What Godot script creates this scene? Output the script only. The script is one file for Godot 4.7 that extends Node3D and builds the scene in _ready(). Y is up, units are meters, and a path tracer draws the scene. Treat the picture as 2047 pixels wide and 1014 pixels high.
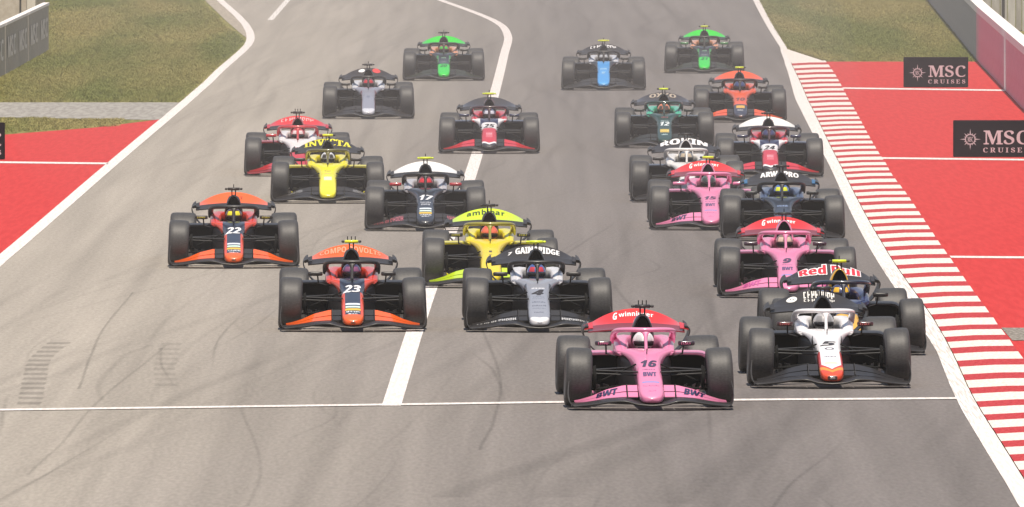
extends Node3D
# A grid of open-wheel racing cars coming down the straight towards a long lens, at midday in thin haze.
# Car axes: origin on the ground under the front axle, +z towards the nose tip, +x to the right as seen from in front.

var taken := {}
var mats := {}
var meshes := {}
var fonts := {}
var rng := RandomNumberGenerator.new()

# ---------------------------------------------------------------- bookkeeping
func numbered(called: String) -> String:
	var n: int = taken.get(called, 0)
	taken[called] = n + 1
	return called if n == 0 else "%s_%03d" % [called, n]

func thing(called: String, label: String, category: String, at := Vector3.ZERO, turn := 0.0, group := "") -> Node3D:
	var o := Node3D.new()
	o.name = numbered(called)
	add_child(o)
	o.position = at
	o.rotation.y = turn
	o.set_meta("label", label)
	o.set_meta("category", category)
	if group != "":
		o.set_meta("group", group)
	return o

func part(parent: Node, called: String, mesh: Mesh, mat: Material, at := Vector3.ZERO, turn := Vector3.ZERO) -> MeshInstance3D:
	var o := MeshInstance3D.new()
	o.name = called
	o.mesh = mesh
	o.material_override = mat
	o.position = at
	o.rotation = turn
	parent.add_child(o, true)
	return o

func struct(called: String, mesh: Mesh, mat: Material) -> MeshInstance3D:
	var o := part(self, numbered(called), mesh, mat)
	o.set_meta("kind", "structure")
	return o

# ---------------------------------------------------------------- materials
func lin(r: float, g: float, b: float) -> Color:
	return Color(r, g, b).linear_to_srgb()

func paint(hex: String) -> StandardMaterial3D:
	if mats.has(hex):
		return mats[hex]
	var m := StandardMaterial3D.new()
	m.albedo_color = Color(hex)
	m.roughness = 0.42
	m.clearcoat_enabled = true
	m.clearcoat = 0.8
	m.clearcoat_roughness = 0.10
	if m.albedo_color.v < 0.22 and m.albedo_color.s < 0.35:
		# bare or black-painted carbon fibre: a warm, duller black
		m.albedo_color = Color(m.albedo_color.r * 1.12, m.albedo_color.g * 1.0, m.albedo_color.b * 0.86)
		m.roughness = 0.55
		m.clearcoat = 0.3
		m.clearcoat_roughness = 0.25
	mats[hex] = m
	return m

func plain(called: String, c: Color, rough := 0.8, metal := 0.0) -> StandardMaterial3D:
	if mats.has(called):
		return mats[called]
	var m := StandardMaterial3D.new()
	m.albedo_color = c
	m.roughness = rough
	m.metallic = metal
	m.metallic_specular = 0.5 if rough < 0.65 else 0.2
	mats[called] = m
	return m

func noise_tex(seed_no: int, freq: float, size: int, a: Color, b: Color, lo := 0.0, hi := 1.0, octaves := 5) -> NoiseTexture2D:
	var n := FastNoiseLite.new()
	n.seed = seed_no
	n.frequency = freq
	n.fractal_octaves = octaves
	var g := Gradient.new()
	g.set_color(0, a)
	g.set_color(1, b)
	g.set_offset(0, lo)
	g.set_offset(1, hi)
	var t := NoiseTexture2D.new()
	t.width = size
	t.height = size
	t.seamless = true
	t.noise = n
	t.color_ramp = g
	return t

func ground_mat(called: String, seed_no: int, a: Color, b: Color, scale: Vector3, freq := 0.02, rough := 0.9) -> StandardMaterial3D:
	if mats.has(called):
		return mats[called]
	var m := StandardMaterial3D.new()
	m.albedo_texture = noise_tex(seed_no, freq, 512, a, b, 0.25, 0.75)
	m.uv1_triplanar = true
	m.uv1_world_triplanar = true
	m.uv1_scale = scale
	m.roughness = rough
	m.metallic_specular = 0.15
	mats[called] = m
	return m

# ---------------------------------------------------------------- mesh helpers
func surface() -> SurfaceTool:
	var st := SurfaceTool.new()
	st.begin(Mesh.PRIMITIVE_TRIANGLES)
	return st

func finish(st: SurfaceTool) -> ArrayMesh:
	st.generate_normals()
	return st.commit()

func quad(st: SurfaceTool, a: Vector3, b: Vector3, c: Vector3, d: Vector3) -> void:
	st.add_vertex(a); st.add_vertex(b); st.add_vertex(c)
	st.add_vertex(a); st.add_vertex(c); st.add_vertex(d)

# rings: array of PackedVector3Array of equal length
func loft(st: SurfaceTool, rings: Array, closed := true, cap_first := true, cap_last := true) -> void:
	var n: int = rings[0].size()
	st.set_smooth_group(0)
	for i in rings.size() - 1:
		var p: PackedVector3Array = rings[i]
		var q: PackedVector3Array = rings[i + 1]
		for j in (n if closed else n - 1):
			var k := (j + 1) % n
			quad(st, p[j], p[k], q[k], q[j])
	for e in [[cap_first, rings[0]], [cap_last, rings[-1]]]:
		if e[0]:
			st.set_smooth_group(-1)
			var r: PackedVector3Array = e[1]
			var mid := Vector3.ZERO
			for v in r:
				mid += v / r.size()
			for j in n:
				st.add_vertex(mid); st.add_vertex(r[j]); st.add_vertex(r[(j + 1) % n])
	st.set_smooth_group(0)

func oval(c: Vector3, hw: float, hh: float, power: float, n: int) -> PackedVector3Array:
	var r := PackedVector3Array()
	for i in n:
		var a := TAU * i / n
		var x := signf(cos(a)) * pow(absf(cos(a)), 2.0 / power) * hw
		var y := signf(sin(a)) * pow(absf(sin(a)), 2.0 / power) * hh
		r.append(c + Vector3(x, y, 0))
	return r

# mirrored outline: points of the right side from bottom to top
func outline(right: Array, z: float) -> PackedVector3Array:
	var r := PackedVector3Array()
	for p in right:
		r.append(Vector3(p[0], p[1], z))
	for i in range(right.size() - 1, -1, -1):
		r.append(Vector3(-right[i][0], right[i][1], z))
	return r

func tube(st: SurfaceTool, path: Array, wide: float, high: float, sides := 10, hint := Vector3.UP) -> void:
	var rings := []
	for i in path.size():
		var d: Vector3 = (path[mini(i + 1, path.size() - 1)] - path[maxi(i - 1, 0)]).normalized()
		var side := d.cross(hint).normalized()
		var up := side.cross(d).normalized()
		var r := PackedVector3Array()
		for k in sides:
			var a := TAU * k / sides
			r.append(path[i] + side * cos(a) * wide + up * sin(a) * high)
		rings.append(r)
	loft(st, rings)

func smooth_path(pts: Array, steps: int) -> Array:
	var out := []
	for i in pts.size() - 1:
		var a: Vector3 = pts[maxi(i - 1, 0)]
		var b: Vector3 = pts[i]
		var c: Vector3 = pts[i + 1]
		var d: Vector3 = pts[mini(i + 2, pts.size() - 1)]
		for k in steps:
			out.append(b.cubic_interpolate(c, a, d, float(k) / steps))
	out.append(pts[-1])
	return out

func lookup(table: Array, at: float, column := 1) -> float:
	# table rows ascending in column 0
	if at <= table[0][0]:
		return table[0][column]
	for i in table.size() - 1:
		if at <= table[i + 1][0]:
			var t: float = (at - table[i][0]) / (table[i + 1][0] - table[i][0])
			var a: float = table[maxi(i - 1, 0)][column]
			var b: float = table[i][column]
			var c: float = table[i + 1][column]
			var d: float = table[mini(i + 2, table.size() - 1)][column]
			return clampf(cubic_interpolate(b, c, a, d, t), minf(b, c) - 0.01, maxf(b, c) + 0.01)
	return table[-1][column]

func straight(table: Array, at: float, column := 1) -> float:
	if at <= table[0][0]:
		return table[0][column]
	for i in table.size() - 1:
		if at <= table[i + 1][0]:
			return lerpf(table[i][column], table[i + 1][column], (at - table[i][0]) / (table[i + 1][0] - table[i][0]))
	return table[-1][column]

func soft_box(st: SurfaceTool, c: Vector3, s: Vector3, b := 0.01) -> void:
	var rings := []
	for e in [[-0.5, b], [-0.5, 0.0], [0.5, 0.0], [0.5, b]]:
		var hx: float = s.x / 2 - e[1]
		var hy: float = s.y / 2 - e[1]
		var z: float = e[0] * s.z + (0.0 if e[1] > 0 else (b if e[0] < 0 else -b))
		var r := PackedVector3Array()
		for p in [[hx, hy - b], [hx - b, hy], [-hx + b, hy], [-hx, hy - b], [-hx, -hy + b], [-hx + b, -hy], [hx - b, -hy], [hx, -hy + b]]:
			r.append(c + Vector3(p[0], p[1], z))
		rings.append(r)
	loft(st, rings)

func box_mesh(s: Vector3, b := 0.01) -> ArrayMesh:
	var st := surface()
	soft_box(st, Vector3.ZERO, s, b)
	return finish(st)

# sheet(u, v) over a grid, with thickness along -normal
func plate(st: SurfaceTool, at: Callable, nu: int, nv: int, thick: float) -> void:
	var top := []
	var low := []
	for i in nu + 1:
		var r := PackedVector3Array()
		var l := PackedVector3Array()
		for j in nv + 1:
			var u := float(i) / nu
			var v := float(j) / nv
			var p: Vector3 = at.call(u, v)
			var du: Vector3 = at.call(minf(u + 0.01, 1.0), v) - at.call(maxf(u - 0.01, 0.0), v)
			var dv: Vector3 = at.call(u, minf(v + 0.01, 1.0)) - at.call(u, maxf(v - 0.01, 0.0))
			var nrm := du.cross(dv).normalized()
			r.append(p)
			l.append(p - nrm * thick)
		top.append(r)
		low.append(l)
	loft(st, top, false, false, false)
	st.set_smooth_group(1)
	for i in nu:
		for j in nv:
			quad(st, low[i][j], low[i + 1][j], low[i + 1][j + 1], low[i][j + 1])
	st.set_smooth_group(-1)
	for i in nu:
		quad(st, top[i][0], top[i + 1][0], low[i + 1][0], low[i][0])
		quad(st, top[i][nv], low[i][nv], low[i + 1][nv], top[i + 1][nv])
	for j in nv:
		quad(st, top[0][j], low[0][j], low[0][j + 1], top[0][j + 1])
		quad(st, top[nu][j], top[nu][j + 1], low[nu][j + 1], low[nu][j])

# ---------------------------------------------------------------- lettering
func font_of(style: String) -> Font:
	if fonts.has(style):
		return fonts[style]
	var base := SystemFont.new()
	base.font_names = PackedStringArray(["Droid Serif" if style.contains("serif") else "Droid Sans"])
	base.font_weight = 700
	base.allow_system_fallback = true
	var f := FontVariation.new()
	f.base_font = base
	if style.contains("spaced"):
		f.spacing_glyph = 8
	fonts[style] = f
	return f

# letters laid on a surface: at(u, v) with u, v in 0..1 across the text's box
func letters(text: String, style: String, at: Callable, out := 0.003) -> ArrayMesh:
	var key := "text_%s_%s" % [text, style]
	if not meshes.has(key):
		var t := TextMesh.new()
		t.text = text
		t.font = font_of(style)
		t.font_size = 32
		t.pixel_size = 0.01
		t.depth = 0.0
		t.curve_step = 4.0
		var arr := t.surface_get_arrays(0)
		var vs: PackedVector3Array = arr[Mesh.ARRAY_VERTEX]
		var ix: PackedInt32Array = arr[Mesh.ARRAY_INDEX]
		var lo := Vector3(1e9, 1e9, 0)
		var hi := -lo
		for v in vs:
			lo = lo.min(v)
			hi = hi.max(v)
		var flat := PackedVector2Array()
		var lean := 0.26 if style.contains("slant") else 0.0
		var bold := 0.009 if style.contains("heavy") or style.contains("outline") else 0.0
		var span := hi.x - lo.x + lean * (hi.y - lo.y) + 2.0 * bold
		for i in ix:
			flat.append(Vector2((vs[i].x - lo.x + lean * (vs[i].y - lo.y) + bold) / span, (vs[i].y - lo.y) / (hi.y - lo.y)))
		meshes[key + "_bold"] = bold / span
		meshes[key] = flat
	var st := surface()
	st.set_smooth_group(-1)
	var bold: float = meshes[key + "_bold"]
	# heavy letters are struck three times, side by side and a hair apart
	var strikes := [Vector2.ZERO]
	if style.contains("outline"):
		strikes = [Vector2(-3, -0.1), Vector2(3, -0.1), Vector2(-3, 0.1), Vector2(3, 0.1)]
	elif bold > 0.0:
		strikes = [Vector2.ZERO, Vector2(-1, 0), Vector2(1, 0)]
	for k in strikes.size():
		for p in meshes[key]:
			var x: float = p.x + strikes[k].x * bold
			var y: float = p.y + strikes[k].y
			var a: Vector3 = at.call(x, y)
			var du: Vector3 = at.call(x + 0.02, y) - at.call(x - 0.02, y)
			var dv: Vector3 = at.call(x, y + 0.02) - at.call(x, y - 0.02)
			st.add_vertex(a + du.cross(dv).normalized() * (out + 0.0006 * k))
	return finish(st)

# print too small or blurred to read: strokes the size of letters, one joined mark
func scribble(seed_no: int, count: int, at: Callable, out := 0.004) -> ArrayMesh:
	var r := RandomNumberGenerator.new()
	r.seed = seed_no
	var st := surface()
	st.set_smooth_group(-1)
	var bar := func(u0: float, v0: float, u1: float, v1: float):
		var p := []
		for e in [[u0, v0], [u0, v1], [u1, v1], [u1, v0]]:
			var a: Vector3 = at.call(e[0], e[1])
			var du: Vector3 = at.call(e[0] + 0.02, e[1]) - at.call(e[0] - 0.02, e[1])
			var dv: Vector3 = at.call(e[0], e[1] + 0.02) - at.call(e[0], e[1] - 0.02)
			p.append(a + du.cross(dv).normalized() * out)
		quad(st, p[0], p[1], p[2], p[3])
	var step := 1.0 / count
	for i in count:
		var u := i * step
		bar.call(u, 0.0, u + step * 0.24, 1.0)
		if r.randf() < 0.7:
			bar.call(u + step * 0.55, r.randf_range(0.0, 0.4), u + step * 0.78, 1.0)
		var v := [0.0, 0.42, 0.80][r.randi() % 3] as float
		bar.call(u + step * 0.24, v, u + step * 0.55, v + 0.2)
		if r.randf() < 0.5:
			bar.call(u + step * 0.24, 0.80 - v, u + step * 0.55, 1.0 - v)
	return finish(st)

# ---------------------------------------------------------------- car surfaces
# z, half width, bottom, top
const NOSE := [
	[-0.90, 0.33, 0.555, 0.618], [-0.80, 0.285, 0.54, 0.617], [-0.70, 0.232, 0.50, 0.610], [-0.60, 0.192, 0.43, 0.598], [-0.48, 0.168, 0.33, 0.572], [-0.34, 0.156, 0.26, 0.536], [-0.15, 0.150, 0.21, 0.488],
	[0.1, 0.147, 0.195, 0.430], [0.4, 0.145, 0.17, 0.352], [0.65, 0.142, 0.13, 0.278], [0.78, 0.138, 0.098, 0.234], [0.87, 0.126, 0.086, 0.204],
	[0.93, 0.104, 0.086, 0.180], [0.965, 0.070, 0.096, 0.160], [0.98, 0.028, 0.112, 0.142]]
const FLAP_TOP := [[0.13, 0.285], [0.30, 0.282], [0.50, 0.232], [0.66, 0.160], [0.80, 0.118], [0.88, 0.106]]
const FLAP_LOW := [[0.13, 0.165], [0.30, 0.165], [0.50, 0.150], [0.66, 0.118], [0.80, 0.098], [0.88, 0.092]]
const MAIN_Y := [[0.0, 0.075], [0.16, 0.088], [0.30, 0.122], [0.45, 0.115], [0.62, 0.088], [0.80, 0.066], [0.91, 0.062]]
const MAIN_Z := [[0.0, 0.99], [0.30, 0.98], [0.60, 0.90], [0.91, 0.80]]

func nose_top(x: float, z: float) -> Vector3:
	var hw := lookup(NOSE, z, 1)
	var lo := lookup(NOSE, z, 2)
	var hi := lookup(NOSE, z, 3)
	var k := pow(maxf(0.0, 1.0 - pow(minf(absf(x) / hw, 1.0), 3.4)), 1.0 / 3.4)
	return Vector3(x, (lo + hi) / 2 + (hi - lo) / 2 * k, z)

func flap_point(x: float, s: float) -> Vector3:
	# s 0 low front edge, 1 top rear edge
	var ax := absf(x)
	var y := lerpf(straight(FLAP_LOW, ax), straight(FLAP_TOP, ax), pow(s, 1.15))
	var z0 := lerpf(0.74, 0.62, ax)
	return Vector3(x, y, z0 - 0.27 * s)

func rear_flap(x: float, s: float) -> Vector3:
	var low := 0.812 - 0.14 * x * x
	var top := 0.966 - 0.63 * x * x
	return Vector3(x, lerpf(low, top, pow(s, 1.2)), -3.60 - 0.26 * s)

func rear_main(x: float, s: float) -> Vector3:
	var y := 0.752 - 0.10 * x * x + (0.062 - 0.05 * x * x) * pow(s, 1.3)
	return Vector3(x, y, -3.36 - 0.235 * s)

func once(key: String, make: Callable) -> Mesh:
	if not meshes.has(key):
		meshes[key] = make.call()
	return meshes[key]

func nose_mesh() -> Mesh:
	var st := surface()
	var rings := []
	var count := 46
	for i in count + 1:
		var t := float(i) / count
		var z := lerpf(-0.90, 0.98, 1.0 - pow(1.0 - t, 1.6))
		var lo := lookup(NOSE, z, 2)
		var hi := lookup(NOSE, z, 3)
		rings.append(oval(Vector3(0, (lo + hi) / 2, z), lookup(NOSE, z, 1), (hi - lo) / 2, 3.4, 40))
	st.set_smooth_group(0)
	var put := func(v: Vector3):
		st.set_uv(Vector2(0.5 + v.x / 0.66, (0.98 - v.z) / 1.88))
		st.add_vertex(v)
	for i in count:
		for j in 40:
			var k := (j + 1) % 40
			for v in [rings[i][j], rings[i][k], rings[i + 1][k], rings[i][j], rings[i + 1][k], rings[i + 1][j]]:
				put.call(v)
	for e in [rings[0], rings[-1]]:
		var mid := Vector3.ZERO
		for v in e:
			mid += v / 40.0
		for j in 40:
			for v in [mid, e[j], e[(j + 1) % 40]]:
				put.call(v)
	return finish(st)

func cockpit_mesh(s: int) -> Mesh:
	# raised padded rim at one side of the driver's head
	var st := surface()
	if true:
		var rings := []
		for e in [[-0.80, 0.21, 0.315, 0.606], [-0.95, 0.195, 0.335, 0.640], [-1.12, 0.185, 0.345, 0.690], [-1.30, 0.175, 0.35, 0.715], [-1.55, 0.165, 0.345, 0.725], [-1.72, 0.10, 0.335, 0.74]]:
			var r := PackedVector3Array()
			for p in [[e[1], 0.545], [e[2] - 0.05, 0.545], [e[2] - 0.02, 0.55], [e[2], 0.57], [e[2] - 0.008, e[3] - 0.045], [e[2] - 0.045, e[3] - 0.008], [(e[1] + e[2]) / 2, e[3]], [e[1] + 0.02, e[3] - 0.01], [e[1], e[3] - 0.04]]:
				r.append(Vector3(s * p[0], p[1], e[0]))
			rings.append(r)
		loft(st, rings)
	return finish(st)

func engine_cover_mesh() -> Mesh:
	var st := surface()
	var rings := []
	for e in [[-1.705, 0.34, 0.20, 0.085, 0.94], [-1.78, 0.34, 0.22, 0.095, 0.97], [-2.0, 0.33, 0.21, 0.075, 0.955], [-2.4, 0.30, 0.17, 0.05, 0.83], [-2.9, 0.22, 0.12, 0.03, 0.66], [-3.4, 0.12, 0.08, 0.02, 0.48]]:
		rings.append(outline([[0.02, 0.12], [e[1], 0.14], [e[1], 0.40], [e[2] + 0.05, 0.3 + e[4] * 0.24], [maxf(e[2] * 0.62, e[3]), e[4] * 0.74], [e[3], e[4] * 0.93], [e[3] * 0.75, e[4] * 0.975], [e[3] * 0.3, e[4]]], e[0]))
	loft(st, rings)
	# fin down the spine
	soft_box(st, Vector3(0, 0.72, -2.65), Vector3(0.012, 0.24, 1.3), 0.003)
	return finish(st)

func arch(hw: float, low: float, top: float, z: float, grow: float) -> PackedVector3Array:
	var pts := []
	for i in 15:
		var a := PI * i / 14.0
		pts.append(Vector3(cos(a) * (hw + grow) * (1.0 + 0.35 * (1.0 - sin(a))) , low + (top - low) * (0.38 + 0.62 * sin(a)) + grow * sin(a), z))
	var r := PackedVector3Array([Vector3((hw + grow) * 1.55, low, z)])
	r.append_array(PackedVector3Array(pts))
	r.append(Vector3(-(hw + grow) * 1.55, low, z))
	return r

func intake_rim_mesh() -> Mesh:
	var st := surface()
	loft(st, [arch(0.072, 0.70, 0.960, -1.60, 0.0), arch(0.072, 0.70, 0.960, -1.590, 0.006), arch(0.072, 0.70, 0.960, -1.60, 0.012), arch(0.075, 0.70, 0.965, -1.74, 0.016)], true, false, false)
	return finish(st)

func intake_throat_mesh() -> Mesh:
	var st := surface()
	loft(st, [arch(0.072, 0.70, 0.960, -1.60, -0.001), arch(0.060, 0.71, 0.95, -1.665, -0.005)], true, false, true)
	return finish(st)

func halo_mesh() -> Mesh:
	var st := surface()
	var half := [Vector3(0.335, 0.66, -1.66), Vector3(0.338, 0.74, -1.52), Vector3(0.332, 0.782, -1.32), Vector3(0.315, 0.812, -1.12), Vector3(0.265, 0.826, -0.99), Vector3(0.17, 0.832, -0.90), Vector3(0.06, 0.832, -0.865)]
	var pts := half.duplicate()
	for i in range(half.size() - 1, -1, -1):
		pts.append(Vector3(-half[i].x, half[i].y, half[i].z))
	tube(st, smooth_path(pts, 4), 0.040, 0.027, 12)
	# centre strut, spread where it meets the hoop
	var rings := []
	for e in [[0.845, -0.875, 0.11, 0.02], [0.817, -0.868, 0.075, 0.035], [0.79, -0.85, 0.036, 0.045], [0.75, -0.81, 0.021, 0.05], [0.68, -0.735, 0.018, 0.05], [0.59, -0.665, 0.022, 0.06]]:
		var r := PackedVector3Array()
		for k in 14:
			var a := TAU * k / 14
			r.append(Vector3(cos(a) * e[2], e[0], e[1] + sin(a) * e[3]))
		rings.append(r)
	loft(st, rings)
	return finish(st)

func sidepod_mesh(s: int) -> Mesh:
	var st := surface()
	var rings := []
	# z, inner x, outer x, low, top
	for e in [[-1.22, 0.20, 0.745, 0.075, 0.555], [-1.27, 0.20, 0.76, 0.07, 0.568], [-1.5, 0.20, 0.765, 0.07, 0.575], [-1.9, 0.2, 0.75, 0.07, 0.55], [-2.3, 0.24, 0.66, 0.08, 0.49], [-2.75, 0.18, 0.48, 0.07, 0.40], [-3.1, 0.10, 0.26, 0.07, 0.30]]:
		rings.append(pod_ring(s, e, 0.0))
	loft(st, rings, true, false, true)
	# rolled lip
	loft(st, [rings[0], pod_ring(s, [-1.205, 0.20, 0.745, 0.075, 0.555], 0.012), pod_ring(s, [-1.225, 0.20, 0.745, 0.075, 0.555], 0.026)], true, false, false)
	return finish(st)

func pod_ring(s: int, e: Array, inset: float) -> PackedVector3Array:
	var r := PackedVector3Array()
	var cx: float = (e[1] + e[2]) / 2
	var cy: float = (e[3] + e[4]) / 2
	for v in oval(Vector3(cx, cy, e[0]), (e[2] - e[1]) / 2 - inset, (e[4] - e[3]) / 2 - inset, 5.0, 28):
		# undercut: the foot of the pod is drawn in
		var k: float = clampf((cy - v.y) / (e[4] - e[3]) * 2.0, 0.0, 1.0)
		r.append(Vector3(s * (v.x - k * 0.22 * (v.x - e[1])), v.y, v.z))
	return r

func inlet_mesh(s: int) -> Mesh:
	var st := surface()
	var e := [-1.225, 0.20, 0.745, 0.075, 0.555]
	var f := e.duplicate()
	f[0] = -1.42
	loft(st, [pod_ring(s, e, 0.026), pod_ring(s, f, 0.04)], true, false, true)
	return finish(st)

func floor_mesh() -> Mesh:
	var st := surface()
	var rings := []
	for e in [[-0.55, 0.30, 0.05], [-0.75, 0.52, 0.045], [-1.0, 0.66, 0.04], [-1.6, 0.74, 0.04], [-2.4, 0.74, 0.045], [-2.75, 0.55, 0.05], [-3.35, 0.50, 0.16]]:
		rings.append(PackedVector3Array([Vector3(-e[1], e[2], e[0]), Vector3(e[1], e[2], e[0]), Vector3(e[1], e[2] + 0.03, e[0]), Vector3(-e[1], e[2] + 0.03, e[0])]))
	loft(st, rings)
	# turning vanes at the floor's leading edge
	for s in [-1, 1]:
		for k in 3:
			var x: float = s * (0.40 + 0.10 * k)
			plate(st, func(u, v): return Vector3(x + s * 0.05 * v + s * 0.03 * u, 0.06 + 0.15 * u, -0.70 - 0.08 * k - 0.32 * v), 3, 3, 0.006)
	return finish(st)

func wheel_parts(front: bool) -> Array:
	var r := 0.335 if front else 0.337
	var w := 0.295 if front else 0.385
	var prof := []
	for e in [[0.50, 0.232], [0.505, 0.26], [0.505, r - 0.075], [0.49, r - 0.042], [0.455, r - 0.017], [0.40, r - 0.006], [0.25, r - 0.001], [0.0, r]]:
		prof.append([e[0] * w, e[1]])
	for i in range(6, -1, -1):
		prof.append([-prof[i][0], prof[i][1]])
	var st := surface()
	lathe(st, prof, 56)
	var tyre := finish(st)
	st = surface()
	lathe(st, [[w * 0.47, 0.0], [w * 0.475, 0.05], [w * 0.44, 0.075], [w * 0.46, 0.19], [w * 0.50, 0.222], [w * 0.50, 0.234], [-w * 0.50, 0.234], [-w * 0.50, 0.222], [-w * 0.44, 0.20], [-w * 0.40, 0.0]], 40)
	return [tyre, finish(st)]

func lathe(st: SurfaceTool, prof: Array, n: int) -> void:
	var rings := []
	for p in prof:
		var r := PackedVector3Array()
		for k in n:
			var a := TAU * k / n
			r.append(Vector3(p[0], cos(a) * p[1], sin(a) * p[1]))
		rings.append(r)
	loft(st, rings, true, false, false)

func arm_mesh(pts: Array, wide: float, high: float) -> Mesh:
	var st := surface()
	for i in range(0, pts.size(), 2):
		tube(st, [pts[i], pts[i + 1]], wide, high, 8)
	return finish(st)

func front_main_mesh() -> Mesh:
	var st := surface()
	var rings := []
	for i in 61:
		var x := lerpf(-0.905, 0.905, i / 60.0)
		var y := lookup(MAIN_Y, absf(x))
		var z := lookup(MAIN_Z, absf(x))
		var c := lerpf(0.27, 0.20, absf(x))
		var r := PackedVector3Array()
		for e in [[0.0, 0.0], [0.10, 0.014], [0.35, 0.022], [0.7, 0.026], [1.0, 0.036], [1.0, 0.032], [0.7, 0.006], [0.35, -0.016], [0.10, -0.013]]:
			r.append(Vector3(x, y + e[1], z - c * e[0]))
		rings.append(r)
	loft(st, rings)
	return finish(st)

func front_flap_mesh(s: int, x0: float, x1: float, s0: float, s1: float) -> Mesh:
	var st := surface()
	plate(st, func(u, v): return flap_point(s * lerpf(x0, x1, u), lerpf(s0, s1, v)), 14, 4, 0.008 * s)
	return finish(st)

func front_end_mesh(s: int) -> Mesh:
	var st := surface()
	var prof := [[0.80, 0.048], [0.86, 0.052], [0.905, 0.072], [0.928, 0.115], [0.938, 0.18], [0.935, 0.25], [0.922, 0.33]]
	plate(st, func(u, v):
		var lim := lerpf(0.30, 1.0, pow(u, 0.7))
		var k: float = v * lim * 6.0
		var i := mini(int(k), 5)
		var t: float = k - i
		return Vector3(s * lerpf(prof[i][0], prof[i + 1][0], t), lerpf(prof[i][1], prof[i + 1][1], t), 0.84 - 0.44 * u), 10, 14, 0.008 * s)
	return finish(st)

func rear_end_mesh(s: int) -> Mesh:
	var st := surface()
	var pts := smooth_path([Vector3(0.555, 0.772, 0), Vector3(0.592, 0.764, 0), Vector3(0.612, 0.735, 0), Vector3(0.606, 0.69, 0), Vector3(0.575, 0.62, 0), Vector3(0.52, 0.545, 0), Vector3(0.44, 0.47, 0)], 3)
	plate(st, func(u, v):
		var k: float = v * (pts.size() - 1)
		var i := mini(int(k), pts.size() - 2)
		var p: Vector3 = pts[i].lerp(pts[i + 1], k - i)
		return Vector3(s * p.x, p.y + (0.05 * u * clampf(1.0 - v * 3.0, 0.0, 1.0)), lerpf(-3.38, -3.88, u)), 6, 18, 0.014 * s)
	return finish(st)

func rear_tip_mesh(s: int) -> Mesh:
	var st := surface()
	plate(st, func(u, v): return Vector3(s * lerpf(0.505, 0.606, u), lerpf(0.79, 0.775, u * u) - 0.028 + 0.062 * v * (1.0 - 0.4 * u), -3.375 - 0.2 * v), 6, 4, 0.012 * s)
	return finish(st)

func helmet_mesh() -> Mesh:
	var st := surface()
	var rings := []
	for i in 19:
		var v := PI * (i + 0.02) / 18.04
		var y := cos(v)
		var r := PackedVector3Array()
		for k in 30:
			var a := TAU * k / 30
			var rad := sin(v)
			var chin := clampf(-y * 1.2, 0.0, 1.0)
			var x := cos(a) * rad * 0.125 * (1.0 - 0.18 * chin)
			var z := sin(a) * rad * (0.145 if sin(a) < 0 else 0.148 + 0.012 * chin)
			r.append(Vector3(x, y * (0.132 if y > 0 else 0.115), z))
		rings.append(r)
	loft(st, rings)
	return finish(st)

func shell_patch(a0: float, a1: float, v0: float, v1: float, grow: float) -> Mesh:
	var st := surface()
	plate(st, func(u, w):
		var a := lerpf(a0, a1, u)
		var v := lerpf(v0, v1, w)
		var y := cos(v)
		var rad := sin(v)
		var chin := clampf(-y * 1.2, 0.0, 1.0)
		return Vector3(cos(a) * rad * (0.125 * (1.0 - 0.18 * chin) + grow), y * ((0.132 if y > 0 else 0.115) + grow), sin(a) * rad * (0.148 + 0.012 * chin + grow)), 18, 6, 0.004)
	return finish(st)

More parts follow.
